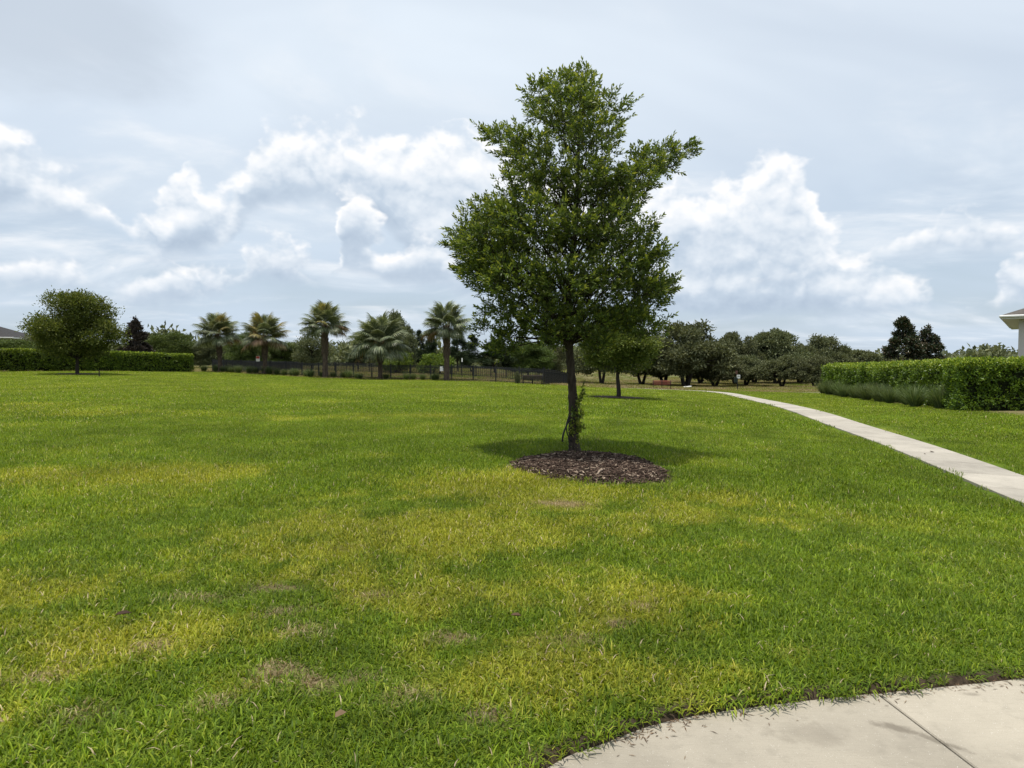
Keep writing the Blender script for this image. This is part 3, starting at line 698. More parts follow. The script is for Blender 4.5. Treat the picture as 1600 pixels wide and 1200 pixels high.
for c_, q in zip(CC, CR):
    # limb from the stem to the cluster
    zz = max(c_.z - (.45 + .55 * math.hypot(c_.x, c_.y)), 1.9); zz = min(zz, axis_top.z - .6)
    src = min(sm, key=lambda p_: abs(p_.z - zz)); rad0 = max(.007, .024 * (1 - (src.z / axis_top.z) * .7))
    L_ = limb_pts(src, c_, r, 7, .10); bm_l.tube(L_, taper(rad0, .005, 7), 6, False)
    nt = int(58 * (q / .34) ** 1.8) + 10
    for _ in range(nt):
        b = Vector(ball(1, r, .55)[0]); b.z *= .66; s0 = c_ + b * q * .95
        out = Vector((c_.x * .5 + b.x, c_.y * .5 + b.y, 0)); d = (out * .55 + b * .5 + Vector((0, 0, .55)) + Vector(r.normal(size=3)) * .38).normalized()
        ln = r.uniform(.09, .21) * (1.7 if r.random() < .05 else 1); nl = int(ln / .024) + 3
        e = s0 + d * ln; stems.tube([s0 - d * .05, e], [.0035, .0015], 3, False)
        sd = d.orthogonal().normalized()
        for k in range(nl):
            tt = (k + .5) / nl; w = k * 2.4 + r.random()
            side = Matrix.Rotation(w, 3, d) @ sd
            leaves_P.append(s0 + d * ln * tt); leaves_D.append(d * (.55 + .5 * tt) + side * (.9 - .45 * tt)); tips.append(tt)
P_ = np.array(leaves_P); D_ = np.array(leaves_D); tt = np.array(tips); n = len(P_)
V, F = leaf_quads(P_, D_, r.uniform(.055, .10, n), r.uniform(.024, .042, n), r, .12)
age = np.clip(.55 * r.random(n) + .42 * tt ** 1.5 + .03, 0, 1)
link('branch', bm_l.me('oak branches', M_bark, True), oak)
crown = link('crown', mesh_np('oak crown', V, F, [M_leaf_oak], {'rnd': np.repeat(age, 4)}), oak)
link('twigs', stems.me('oak twigs', M_bark), crown)
# water shoots on the stem and the old tree tie
P_, D_, sh = [], [], MB()
for x0, y0, x1, y1 in ((898, 690, 915, 592), (899, 680, 908, 640), (900, 665, 912, 648), (894, 690, 902, 655), (899, 640, 913, 612), (897, 700, 906, 668), (890, 675, 893, 640), (900, 655, 905, 620), (898, 670, 912, 668)):
    a_ = ol(x0, y0, -.07); b_ = ol(x1, y1, -.12); pts = limb_pts(a_, b_, r, 5, .05); sh.tube(pts, taper(.007, .003, 5), 5, False)
    for k in range(46):
        f = r.random(); i = min(int(f * 5), 4); q = pts[i].lerp(pts[i + 1], f * 5 - i); P_.append(q); D_.append(r.normal(size=3) + np.array([.3, -.2, .4]))
P_ = np.array(P_); n = len(P_); V, F = leaf_quads(P_, np.array(D_), r.uniform(.05, .10, n), r.uniform(.022, .038, n), r, .12)
shoot = link('stem_shoots', sh.me('stem shoots', M_bark, True), oak)
link('leaves', mesh_np('shoot leaves', V, F, [M_leaf_oak], {'rnd': np.repeat(.3 + .7 * r.random(n), 4)}), shoot)
M_strap = plain('black rubber strap', (.018, .018, .018), .6, .3)
tie = MB()
tie.tube(smooth_line([ol(900, 655, -.09), ol(889, 658, -.10), ol(884, 668, -.13), ol(880, 679, -.15), ol(878.5, 690, -.14)], 4), .016, 6)
tie.tube(smooth_line([ol(889, 650, -.09), ol(885, 664, -.11), ol(886, 676, -.12), ol(889, 684, -.10), ol(893, 690, -.09)], 4), .012, 6)
link('tree_tie', tie.me('tree tie', M_strap, True), oak)

# bark mulch in the bed
n = 5200; a_ = r.random(n) * 6.283; q = np.sqrt(r.random(n)) * 1.02
mx_ = BED_C[0] + np.cos(a_) * q * BED_R[0]; my_ = BED_C[1] + np.sin(a_) * q * BED_R[1]; ok = bed_d(mx_, my_) < 1.02 - .12 * r.random(n) ; mx_, my_ = mx_[ok], my_[ok]; n = len(mx_)
mz_ = terrain(mx_, my_) + .05 * np.clip((1 - bed_d(mx_, my_)) * 3, 0, 1) + .004
Vc, Fc, rc = [], [], []
for i in range(n):
    L_, w_, h_ = r.uniform(.02, .10) * (1.5 if r.random() < .06 else 1), r.uniform(.007, .030), r.uniform(.004, .012)
    M_ = Matrix.Rotation(r.random() * 6.283, 3, 'Z') @ Matrix.Rotation(r.normal() * .35, 3, 'X') @ Matrix.Rotation(r.normal() * .3, 3, 'Y')
    o = len(Vc); p_ = Vector((mx_[i], my_[i], mz_[i] + r.uniform(0, .018)))
    for sx, sy, sz in ((-1, -1, 0), (1, -.7, 0), (1, .8, 0), (-1, 1, 0), (-.85, -.8, 1), (.8, -.5, 1), (.9, .6, 1), (-.8, .8, 1)): Vc.append(p_ + M_ @ Vector((sx * L_ / 2, sy * w_ / 2, sz * h_)))
    Fc += [(o, o + 1, o + 5, o + 4), (o + 1, o + 2, o + 6, o + 5), (o + 2, o + 3, o + 7, o + 6), (o + 3, o, o + 4, o + 7), (o + 4, o + 5, o + 6, o + 7)]; rc += [r.random()] * 8
m_, t = mat('bark chips'); f = attr(t, 'rnd')
c_ = t.ramp(f, [(0, (.018, .012, .009)), (.5, (.054, .034, .024)), (.85, (.11, .075, .055)), (1, (.34, .27, .20))])
t.l.new(principled(t, c_, .9, .15), t.out.inputs[0])
link('bark_mulch', mesh_np('bark mulch', [tuple(v_) for v_ in Vc], np.array(Fc), [m_], {'rnd': rc}), kind='stuff', label='dark brown bark chips heaped in a round bed under the oak', category='mulch')
M_pale = plain('pale wood', (.32, .25, .19), .8, .2, 0, .3, 20)
sx_, sy_ = flat(938, 748); stz = tz(sx_, sy_) + .07
link('wood_stick', MB().tube([(-.05, -.10, 0), (-.01, 0, .03), (.05, .12, .025)], [.012, .015, .01], 6).me('wood stick', M_pale, True), None, (sx_, sy_, stz), label='pale splintered stick lying on the bark mulch', category='stick')

# ------------------------------------------------------------------ tree kinds
def kind_oak(seed, H=10.0, Wd=13.0):
    r = np.random.default_rng(seed); C, R_ = [], []
    for i in range(64):
        a = r.random() * 6.283; rho = math.sqrt(r.random()) * Wd * .46; top = H * .92 * (1 - .55 * (rho / (Wd * .5)) ** 2.2); low = 2.1 + .7 * r.random() + (.9 if rho < 2.5 else 0)
        z = top - (top - low) * (r.random() ** 1.5) ; q = r.uniform(.75, 1.45)
        C.append((rho * math.cos(a), rho * math.sin(a), z)); R_.append((q * 1.15, q * 1.15, q * .68))
    V, F, A = cluster_crown(C, R_, 380, .46, .26, r, .35, .1)
    tk = MB(); nb = r.integers(2, 4)
    forks = []
    for i in range(nb):
        a = i * 6.283 / nb + r.random(); e = Vector((math.cos(a) * 1.5, math.sin(a) * 1.5, 2.6 + r.random())); forks.append(e)
        tk.tube(limb_pts((math.cos(a) * .12, math.sin(a) * .12, -.3), e, r, 6, -.05), taper(.38, .24, 6), 9)
    for c_ in C[::3]:
        f = min(forks, key=lambda q: (q - Vector(c_)).length); tk.tube(limb_pts(f, c_, r, 5, .08), taper(.16, .04, 5), 6, False)
    return tk, V, F, A
def kind_round(seed, H=7.0, Wd=7.2, low=1.0, n=64, per=620, L=.20):
    r = np.random.default_rng(seed); C, R_ = [], []
    for i in range(n):
        z = low + (H - low) * (.06 + .88 * r.random()); f = (z - low) / (H - low); w = Wd * .5 * math.sin(math.pi * min(max(.16 + .74 * f, 0), 1)) ** .75
        a = r.random() * 6.283; rho = w * math.sqrt(r.random()) * .86; q = r.uniform(.10, .17) * Wd
        C.append((rho * math.cos(a), rho * math.sin(a), z)); R_.append((q, q, q * .72))
    V, F, A = cluster_crown(C, R_, per, L, L * .58, r, .35)
    tk = MB(); tk.tube([(.05 * math.sin(i * .9), .04 * math.sin(i * 1.4), -.25 + H * .087 * i) for i in range(9)], taper(.024 * H, .008 * H, 8), 9)
    for c_ in C[::2]: tk.tube(limb_pts((0, 0, min(max(c_[2] - .35 * Wd * .5, low * .8), H * .6)), c_, r, 5, .06), taper(.012 * H, .003 * H, 5), 5, False)
    return tk, V, F, A
def kind_cone(seed, H=6.0, Wd=3.6):
    r = np.random.default_rng(seed); C, R_ = [], []
    for i in range(60):
        f = r.random() ** 1.25; z = .4 + (H - .5) * f; w = Wd * .5 * (1 - f) ** .75 * (.85 + .3 * r.random()); a = r.random() * 6.283; q = r.uniform(.30, .5) * (1.15 - .5 * f)
        C.append((w * math.cos(a) * .85, w * math.sin(a) * .85, z)); R_.append((q, q, q * .85))
    C.append((0, 0, H - .25)); R_.append((.2, .2, .35))
    V, F, A = cluster_crown(C, R_, 300, .24, .12, r, .4)
    tk = MB(); tk.tube(limb_pts((0, 0, -.2), (0, 0, H * .85), r, 6, 0), taper(.11, .02, 6), 8)
    return tk, V, F, A
def kind_pine(seed, H=11.0, Wd=4.6):
    r = np.random.default_rng(seed); C, R_ = [], []; tk = MB(); tk.tube(limb_pts((0, 0, -.3), (0, 0, H * .97), r, 8, 0), taper(.16, .03, 8), 7)
    for i in range(64):
        f = r.random(); z = H * (.22 + .76 * f); w = Wd * .5 * (1 - f) ** .7 * r.uniform(.45, 1.05); a = r.random() * 6.283; e = (w * math.cos(a), w * math.sin(a), z); q = r.uniform(.32, .62) * (1.1 - .4 * f)
        C.append(e); R_.append((q, q, q * .9))
        if i % 2: tk.tube([(0, 0, z - w * .35), e], [.035, .012], 4, False)
    C.append((0, 0, H * .98)); R_.append((.22, .22, .5))
    V, F, A = cluster_crown(C, R_, 150, .46, .10, r, .3)
    return tk, V, F, A
def kind_shrub(seed, H=2.4, Wd=3.4):
    r = np.random.default_rng(seed); C, R_ = [], []
    for i in range(26):
        a = r.random() * 6.283; rho = math.sqrt(r.random()) * Wd * .42; z = (.2 + .62 * r.random() * (1 - (rho / (Wd * .5)) ** 2)) * H; q = r.uniform(.3, .55) * H / 2.4
        C.append((rho * math.cos(a), rho * math.sin(a), z)); R_.append((q, q, q * .8))
    V, F, A = cluster_crown(C, R_, 170, .20, .11, r, .4)
    tk = MB()
    for c_ in C[::3]: tk.tube(limb_pts((c_[0] * .15, c_[1] * .15, -.1), c_, r, 4, .05), taper(.035, .012, 4), 5, False)
    return tk, V, F, A
def build_kind(fn, seeds, mats_):
    out = []
    for i, s_ in enumerate(seeds):
        tk, V, F, A = fn(s_); H = V[:, 2].max(); Wd = np.percentile(np.hypot(V[:, 0], V[:, 1]), 98) * 2
        out.append((tk.me('trunk', M_bark_far, True), (V, F, A), H, Wd, {}))
    return out
KINDS_ = {'oak': build_kind(kind_oak, (1, 2, 3, 4), None), 'round': build_kind(kind_round, (11, 12, 13), None), 'cone': build_kind(kind_cone, (21, 22), None), 'pine': build_kind(kind_pine, (31, 32, 33), None), 'shrub': build_kind(kind_shrub, (41, 42), None),
          'lawn': build_kind(lambda s_: kind_round(s_, 7.0, 7.0, 1.7, 66, 560, .19), (71,), None), 'stem': build_kind(lambda s_: kind_round(s_, 6.2, 4.6, 2.1, 52, 420, .17), (61,), None),
          'airy': build_kind(lambda s_: kind_round(s_, 6.0, 5.4, 1.3, 40, 260, .20), (51, 52), None)}
def crown_mesh(proto, m_):
    if m_.name not in proto[4]:
        V, F, A = proto[1]; proto[4][m_.name] = mesh_np('crown', V, F, [m_], A)
    return proto[4][m_.name]
tree_count = 0
def tree(px, top, w_px, Y, kind, m_, name, label, group=None, var=None, cat='tree', zoff=0.0, wide=1.0):
    global tree_count
    x = X_at(px, Y); z0 = tz(x, Y) + zoff; H = at(px, top, Y).z - z0; Wd = w_px / FPX * Y
    pr = KINDS_[kind][(tree_count if var is None else var) % len(KINDS_[kind])]; tree_count += 1
    e = empty(name, (x, Y, z0), label, cat, group, rz=(tree_count * 2.399) % 6.283)
    e.scale = (Wd / pr[3], Wd / pr[3], H / pr[2])
    link('trunk' if cat == 'tree' else 'stems', pr[0], e); link('crown' if cat == 'tree' else 'foliage', crown_mesh(pr, m_), e)
    return e
tree(121, 447, 126, 54, 'lawn', M_olive, 'oak_tree', 'rounded olive green oak on the lawn before the long dark hedge', var=0)
so_ = tree(966, 470, 128, 34, 'stem', M_olive, 'oak_tree', 'small oak hung with grey moss in its own little mulch ring', var=1)
# grove beyond the path
OAKG = 'live oaks in the grove beyond the footpath'
for px, top, w_, Y, lab in ((1072, 496, 140, 98, 'tall spreading live oak of the grove behind the red bench'), (1003, 508, 100, 104, 'live oak of the grove just beside the small mossy oak'), (1150, 516, 80, 122, 'thin topped live oak between the two tallest of the grove'),
        (1214, 511, 104, 128, 'broad tall live oak behind the white notice on its post'), (1286, 520, 90, 140, 'live oak at the end of the grove rising over the hedge corner'), (1222, 552, 86, 104, 'low domed live oak in front of the broad tall one'),
        (1273, 553, 74, 100, 'low rounded live oak beside the end of the clipped hedge'), (1118, 545, 96, 106, 'low live oak filling the grove behind the footpath bend'), (1165, 552, 80, 112, 'low live oak with bare stems right behind the notice post'), (1095, 525, 100, 126, 'live oak showing behind the tall spreading one'), (1180, 530, 90, 136, 'grey green live oak between thin topped and broad ones'), (1250, 535, 90, 134, 'live oak crown filling the gap behind the low rounded one'), (1040, 535, 110, 110, 'dark live oak with low limbs behind the red bench'), (940, 515, 96, 92, 'live oak with one slim straight stem past the fence corner')):
    tree(px, top, w_, Y, 'oak', M_far_oak, 'live_oak', lab, OAKG)
for px, top, w_, Y, lab in ((1335, 545, 110, 150, 'flat topped oak showing between hedge and magnolias'), (1385, 549, 90, 160, 'distant oak partly hidden by the magnolias')):
    tree(px, top, w_, Y, 'oak', M_far_oak, 'live_oak', lab, 'oaks behind the clipped hedge')
tree(1410, 492, 80, 50, 'cone', M_magn, 'magnolia_tree', 'taller of two dark magnolias behind the clipped hedge', var=0)
tree(1449, 504, 72, 51, 'cone', M_magn, 'magnolia_tree', 'shorter of two dark magnolias behind the clipped hedge', var=1)
# behind the long hedge and the palms
tree(212, 492, 58, 80, 'cone', M_purple, 'purple_tree', 'dark purple leaved tree rising behind the long hedge', var=1)
for px, top, w_, Y, kind, mm, lab in ((20, 527, 90, 84, 'round', M_green, 'low green tree under the eaves of the dark roofed house'), (75, 520, 70, 88, 'round', M_far_oak, 'dark tree between the grey roof and the round oak'), (268, 516, 80, 118, 'round', M_green, 'green tree behind the end of the long hedge'), (243, 519, 30, 130, 'pine', M_pine, 'thin pine beside the purple leaved tree'),
        (312, 536, 60, 135, 'round', M_far_oak, 'dark tree in the gap between long hedge and palms'), (335, 527, 70, 120, 'round', M_far_oak, 'dark round tree behind the first palm by the hedge'), (385, 515, 62, 96, 'round', M_green, 'green tree between the two shorter palms'), (440, 532, 70, 125, 'round', M_green, 'bright tree seen under the palm with tan flower sprays'), (487, 508, 66, 84, 'airy', M_far_oak, 'airy grey green young tree inside the fence'),
        (618, 482, 66, 96, 'oak', M_far_oak, 'dark oak looking over the low spreading palm'), (655, 513, 34, 120, 'pine', M_pine, 'slim pine between the low palm and the tallest palm'), (673, 520, 30, 124, 'pine', M_pine, 'shorter pine beside the slim one behind the fence'), (716, 512, 46, 118, 'pine', M_pine, 'full pine close behind the tallest palm'), (738, 520, 44, 126, 'pine', M_pine, 'pine behind the fence under the oak crown edge'),
        (775, 528, 60, 120, 'pine', M_pine, 'pine seen under the drooping oak leaves'), (825, 530, 80, 125, 'round', M_green, 'green tree behind the dark bench and fence'), (862, 535, 60, 130, 'round', M_far_oak, 'dark tree behind the fence corner'), (560, 536, 46, 130, 'pine', M_pine, 'small pine behind the tan flower sprays')):
    tree(px, top, w_, Y, kind, mm, 'pine_tree' if kind == 'pine' else 'leafy_tree', lab, 'trees behind the fenced dog run')
for px, top, w_, Y, lab in ((618, 545, 56, 92, 'bright green shrub behind the fence beside the low palm'), (682, 547, 60, 94, 'bright green shrub behind the fence beside the tallest palm')):
    tree(px, top, w_, Y, 'shrub', M_bright, 'shrub', lab, 'shrubs behind the fence', cat='shrub')
tree(30, 545, 60, 78, 'shrub', M_green, 'shrub', 'green bush between the long hedge and the dark roofed house', cat='shrub')
tree(809, 577, 11, 56.3, 'shrub', M_far_oak, 'shrub', 'small dark bush at the end of the dark bench', cat='shrub')
tree(1293, 596, 26, 54, 'shrub', M_far_oak, 'shrub', 'small dark bush at the far end of the clipped hedge', cat='shrub')

# far wood closing the view all round
r = np.random.default_rng(77); C, R_ = [], []
for i in range(2600):
    a = r.uniform(-1.25, 1.25); d = r.uniform(230, 420); x, y = d * math.sin(a), d * math.cos(a); 
    if r.random() < .25 and abs(a) < .35: continue
    hh = r.uniform(4.5, 8.5) * (1.0 if a < .2 else .75) * (1 + .25 * math.sin(a * 23) + .2 * math.sin(a * 51 + 1)); C.append((x, y, tz(x, y) + hh * r.uniform(.35, .9))); R_.append((r.uniform(2.5, 4.5), r.uniform(2.5, 4.5), hh * .35))
V, F, A = cluster_crown(C, R_, 60, 1.9, 1.2, r, .4)
link('distant_wood', mesh_np('distant wood', V, F, [M_far_oak], A), kind='stuff', label='dark distant wood along the horizon', category='wood')

# moss under the small oak and its mulch ring
P_ = []; mz = MB()
r = np.random.default_rng(8); zb = so_.location.z
n = 220; a_ = r.random(n) * 6.283; q = r.uniform(.05, .95, n); P_ = np.stack([np.cos(a_) * q, np.sin(a_) * q, r.uniform(1.7, 2.5, n)], 1)
V, F = leaf_quads(P_, np.tile([0, 0, -1.0], (n, 1)) + r.normal(size=(n, 3)) * .08, r.uniform(.25, .75, n), r.uniform(.04, .08, n), r, .1)
ms = link('hanging_moss', mesh_np('hanging moss', V, F, [M_moss], {'rnd': np.repeat(r.random(n), 4)}), so_)
ms.scale = tuple(1 / q for q in so_.scale)
def disc(cx, cy, rx, ry, mm, name, label):
    V = [(0, 0, .05)]; F = []
    for k, f in ((0, .6), (1, 1.0)):
        for i in range(28): a = i * 6.283 / 28; x, y = math.cos(a) * rx * f * (1 + .06 * math.sin(3 * a)), math.sin(a) * ry * f; V.append((x, y, tz(cx + x, cy + y) - tz(cx, cy) + (.05 if k == 0 else .025)))
    F = [(0, 1 + i, 1 + (i + 1) % 28) for i in range(28)] + [(1 + i, 29 + i, 29 + (i + 1) % 28, 1 + (i + 1) % 28) for i in range(28)]
    return link(name, mesh_np(name, V, F, [mm]), None, (cx, cy, tz(cx, cy) + .03), kind='stuff', label=label, category='mulch')
M_mulch = plain('mulch', (.06, .043, .033), .95, .1, 0, .6, 14, .8)
disc(so_.location.x, so_.location.y, 1.35, 1.3, M_mulch, 'bark_mulch', 'thin mulch ring round the small mossy oak')
disc(X_at(121, 54), 54, 1.6, 1.6, M_mulch, 'bark_mulch', 'mulch ring round the rounded olive green oak')

# ------------------------------------------------------------------ clipped hedges
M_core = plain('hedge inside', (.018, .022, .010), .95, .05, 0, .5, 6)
def bush_block(A, B, H, T, dens, L, mm, r, bulge=.12, topv=.35):
    """clipped block of foliage from A to B (x,y), T thick, in world coordinates relative to A's ground"""
    A = np.array(A, float); B = np.array(B, float); u = (B - A); ln = np.linalg.norm(u); u /= ln; w = np.array([-u[1], u[0]]); z0 = tz(*A)
    Ps, Ns, top = [], [], []
    area = {'top': ln * T, 'f': ln * H, 'b': ln * H, 'e0': T * H, 'e1': T * H}
    for k, a in area.items():
        n = int(a * dens * (1.3 if k == 'top' else 1)); s_, q, z = r.random(n) * ln, (r.random(n) - .5) * T, r.random(n) ** .85 * H
        nn = np.zeros((n, 3))
        if k == 'top': z[:] = H; nn[:, 2] = 1
        elif k == 'f': q[:] = -T / 2; nn[:, :2] = -w
        elif k == 'b': q[:] = T / 2; nn[:, :2] = w
        elif k == 'e0': s_[:] = 0; nn[:, :2] = -u
        else: s_[:] = ln; nn[:, :2] = u
        bl = (fbm(s_ * 1.0 + q * .7 + 31 * A[0], z + 5 * A[1], 1.6, 3) - .5) * 2 * bulge + (fbm(s_ * 1.0 + 9 * q, z * 1.0, 5.0, 2) - .5) * bulge * 1.2
        xy = A + s_[:, None] * u + q[:, None] * w; zz = terrain(xy[:, 0], xy[:, 1]) - z0
        P = np.concatenate([xy - A, (zz + z)[:, None]], 1) + nn * (bl - np.abs(r.normal(0, .07, n)))[:, None]
        kp = fbm(s_ + 3 * q + 17 * A[1], z * 1.2, 1.9, 3) > .33 + .10 * r.random(n); Q_ = P[::2] - nn[::2] * r.uniform(.06, .24, (len(P[::2]), 1)); P, nn, z = np.concatenate([P[kp], Q_]), np.concatenate([nn[kp], nn[::2]]), np.concatenate([z[kp], z[::2] * .8])
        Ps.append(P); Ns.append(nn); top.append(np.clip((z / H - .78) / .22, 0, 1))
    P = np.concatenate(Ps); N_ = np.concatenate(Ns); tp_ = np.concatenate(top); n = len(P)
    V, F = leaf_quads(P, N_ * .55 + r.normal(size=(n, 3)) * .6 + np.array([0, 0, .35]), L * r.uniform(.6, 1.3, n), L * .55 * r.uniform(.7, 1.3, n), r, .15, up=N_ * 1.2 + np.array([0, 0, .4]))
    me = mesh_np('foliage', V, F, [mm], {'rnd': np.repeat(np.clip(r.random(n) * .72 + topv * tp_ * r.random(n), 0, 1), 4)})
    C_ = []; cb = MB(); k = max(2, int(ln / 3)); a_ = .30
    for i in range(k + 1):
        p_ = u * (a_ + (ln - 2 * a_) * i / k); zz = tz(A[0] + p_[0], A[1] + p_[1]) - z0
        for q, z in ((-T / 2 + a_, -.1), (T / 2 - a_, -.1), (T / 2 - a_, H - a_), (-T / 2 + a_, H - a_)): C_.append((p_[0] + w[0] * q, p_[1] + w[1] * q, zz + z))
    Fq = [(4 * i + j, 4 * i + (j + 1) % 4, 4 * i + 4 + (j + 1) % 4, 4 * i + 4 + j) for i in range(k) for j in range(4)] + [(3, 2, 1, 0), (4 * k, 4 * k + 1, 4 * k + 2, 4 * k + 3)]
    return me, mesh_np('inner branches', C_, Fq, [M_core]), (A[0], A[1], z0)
def hedge(name, label, blocks, dens, L, mm, group=None, seed=3, bulge=.12, topv=.35):
    r = np.random.default_rng(seed); root = None
    for A, B, H, T in blocks:
        f, c_, loc = bush_block(A, B, H, T, dens, L, mm, r, bulge, topv)
        if root is None: root = empty(name, loc, label, 'hedge', group)
        o = link('foliage', f, root); o.location = Vector(loc) - root.location
        q = link('inner_branches', c_, root); q.location = o.location
    return root
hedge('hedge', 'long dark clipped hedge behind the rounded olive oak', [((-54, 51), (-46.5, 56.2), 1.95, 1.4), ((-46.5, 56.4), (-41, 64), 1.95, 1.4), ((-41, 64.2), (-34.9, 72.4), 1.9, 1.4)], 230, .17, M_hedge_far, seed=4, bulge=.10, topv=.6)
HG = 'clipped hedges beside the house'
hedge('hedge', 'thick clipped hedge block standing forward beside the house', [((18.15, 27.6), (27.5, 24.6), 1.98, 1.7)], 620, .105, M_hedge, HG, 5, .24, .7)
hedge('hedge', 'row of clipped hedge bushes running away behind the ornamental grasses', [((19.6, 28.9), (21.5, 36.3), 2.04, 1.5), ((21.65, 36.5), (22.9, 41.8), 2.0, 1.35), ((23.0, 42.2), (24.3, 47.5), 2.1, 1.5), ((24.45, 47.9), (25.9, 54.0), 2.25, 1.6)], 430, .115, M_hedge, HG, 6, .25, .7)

# ------------------------------------------------------------------ ornamental grasses
def clump(seed, H=.95, R=.55, n=760):
    r = np.random.default_rng(seed); az_ = r.random(n) * 6.283; th0 = np.abs(r.normal(0, .28, n)); th1 = th0 + r.uniform(.15, 1.1, n); ln = H * r.uniform(.6, 1.25, n)
    b = r.random(n) ** .5 * .16; x, y, z = b * np.cos(az_), b * np.sin(az_), np.full(n, -.03); V = []
    for k in range(5):
        f = k / 4; w = .011 * (1 - f * .85); sx, sy = -np.sin(az_), np.cos(az_)
        V.append(np.stack([x + sx * w, y + sy * w, z], 1)); V.append(np.stack([x - sx * w, y - sy * w, z], 1))
        th = th0 + (th1 - th0) * (f + .12); x = x + np.cos(az_) * np.sin(th) * ln / 4; y = y + np.sin(az_) * np.sin(th) * ln / 4; z = z + np.cos(th) * ln / 4
    VV = np.stack(V, 1).reshape(-1, 3); ids = np.arange(n) * 10
    F = (ids[:, None, None] + np.array([(2 * k, 2 * k + 1, 2 * k + 3, 2 * k + 2) for k in range(4)])[None]).reshape(-1, 4)
    return mesh_np('ornamental grass', VV, F, [M_muhly], {'rnd': np.repeat(r.random(n), 10)})
CLUMPS = [clump(i) for i in range(4)]
def put_clump(x, y, s_, label, group, i):
    o = link('ornamental_grass', CLUMPS[i % 4], None, (x, y, tz(x, y)), label=label, category='grass clump', group=group); o.rotation_euler = (0, 0, i * 2.1); o.scale = (s_ * 1.1, s_ * 1.1, s_); return o
r = np.random.default_rng(14)
i = 0
for k in range(15):
    f = k / 14; x = 18.5 + (24.9 - 18.5) * f + r.normal() * .12 - .1; y = 28.9 + (53.5 - 28.9) * f + r.normal() * .2
    put_clump(x, y, r.uniform(.85, 1.15), 'soft grey green ornamental grass at the foot of the clipped hedge row', 'ornamental grasses along the hedge', i); i += 1
FEN0, FEN1 = Vector((-35.2, 78.5, 0)), Vector((2.75, 58.2, 0))
for px in (331, 345, 358, 368, 380, 389, 400, 412, 420, 431, 440, 452, 463, 474, 486, 497, 515, 528, 540, 550, 562, 572, 613, 642, 650, 661, 676, 684):
    k = (px - 800) / FPX; d = FEN1 - FEN0; f = (k * FEN0.y - FEN0.x) / (d.x - k * d.y); p_ = FEN0 + d * f
    put_clump(p_.x + r.normal() * .2, p_.y - 1.9 + r.normal() * .35, r.uniform(.5, .72) + (.2 if px < 560 else 0), 'low tuft of ornamental grass planted in front of the black fence', 'ornamental grasses along the fence', i); i += 1

# ------------------------------------------------------------------ sabal palms
M_frond = [leafmat('palm frond', [(0, (.075, .098, .052)), (.5, (.14, .165, .088)), (1, (.26, .28, .16))], .22, .45, .4, 1.2), leafmat('yellowing palm frond', [(0, (.13, .12, .04)), (1, (.30, .25, .09))], .22, .5, .3, 1.2), leafmat('dead palm frond', [(0, (.13, .085, .05)), (1, (.30, .21, .13))], .15, .7, .2, 1.2)]
M_flower = leafmat('dry palm flower stalk', [(0, (.22, .13, .06)), (.5, (.36, .23, .10)), (1, (.50, .36, .18))], .2, .7, .2, 1.2)
def frond(seed, mm, pet=1.15, bl=1.05, sag=.5):
    r = np.random.default_rng(seed); V, F, A = [], [], []
    def add(vs, fs, a): o = len(V); V.extend(vs); F.extend([tuple(i + o for i in f) for f in fs]); A.extend([a] * len(vs))
    # stalk along +x, curving down, then the costa on which the segments sit
    def sp(t): return np.array([t * (pet + .45), 0, .16 * t - sag * .55 * t * t * t])
    for k in range(6):
        a, b = sp(k / 6), sp((k + 1) / 6); w = .028 * (1 - .1 * k); add([a + [0, w, 0], a - [0, w, 0], b - [0, w, 0], b + [0, w, 0]], [(0, 1, 2, 3)], .5)
    ns = 34
    for k in range(ns):
        f = k / (ns - 1) * 2 - 1; ang = f * 2.15; t0 = 1 - .42 * abs(f) ** 1.3; o = sp(t0 * .98); L = bl * (1 - .28 * abs(f) ** 2) * r.uniform(.9, 1.08)
        d = np.array([math.cos(ang), math.sin(ang), 0.0]); d[2] = .12 - .30 * abs(f) - .2 * sag; s_ = np.array([-d[1], d[0], 0]); w0 = .085; av = r.random()
        p0 = o; p1 = o + d * L * .38; p2 = o + d * L * .72 + np.array([0, 0, -.10 * L * (1 + sag)]); p3 = o + d * L * .93 + np.array([0, 0, -.34 * L * (.6 + sag)])
        add([p0 + s_ * .006, p0 - s_ * .006, p1 - s_ * w0 * .5, p1 + [0, 0, .02], p1 + s_ * w0 * .5, p2 - s_ * w0 * .4, p2 + s_ * w0 * .4, p3], [(0, 1, 2, 3), (0, 3, 4), (2, 5, 6, 3), (3, 6, 4), (5, 7, 6)], av)
    return mesh_np('frond', V, F, [mm], {'rnd': A})
FR = {(v, m_i): frond(100 + v * 7 + m_i, M_frond[m_i], sag=(.25, .55, .95)[v]) for v in range(3) for m_i in range(3)}
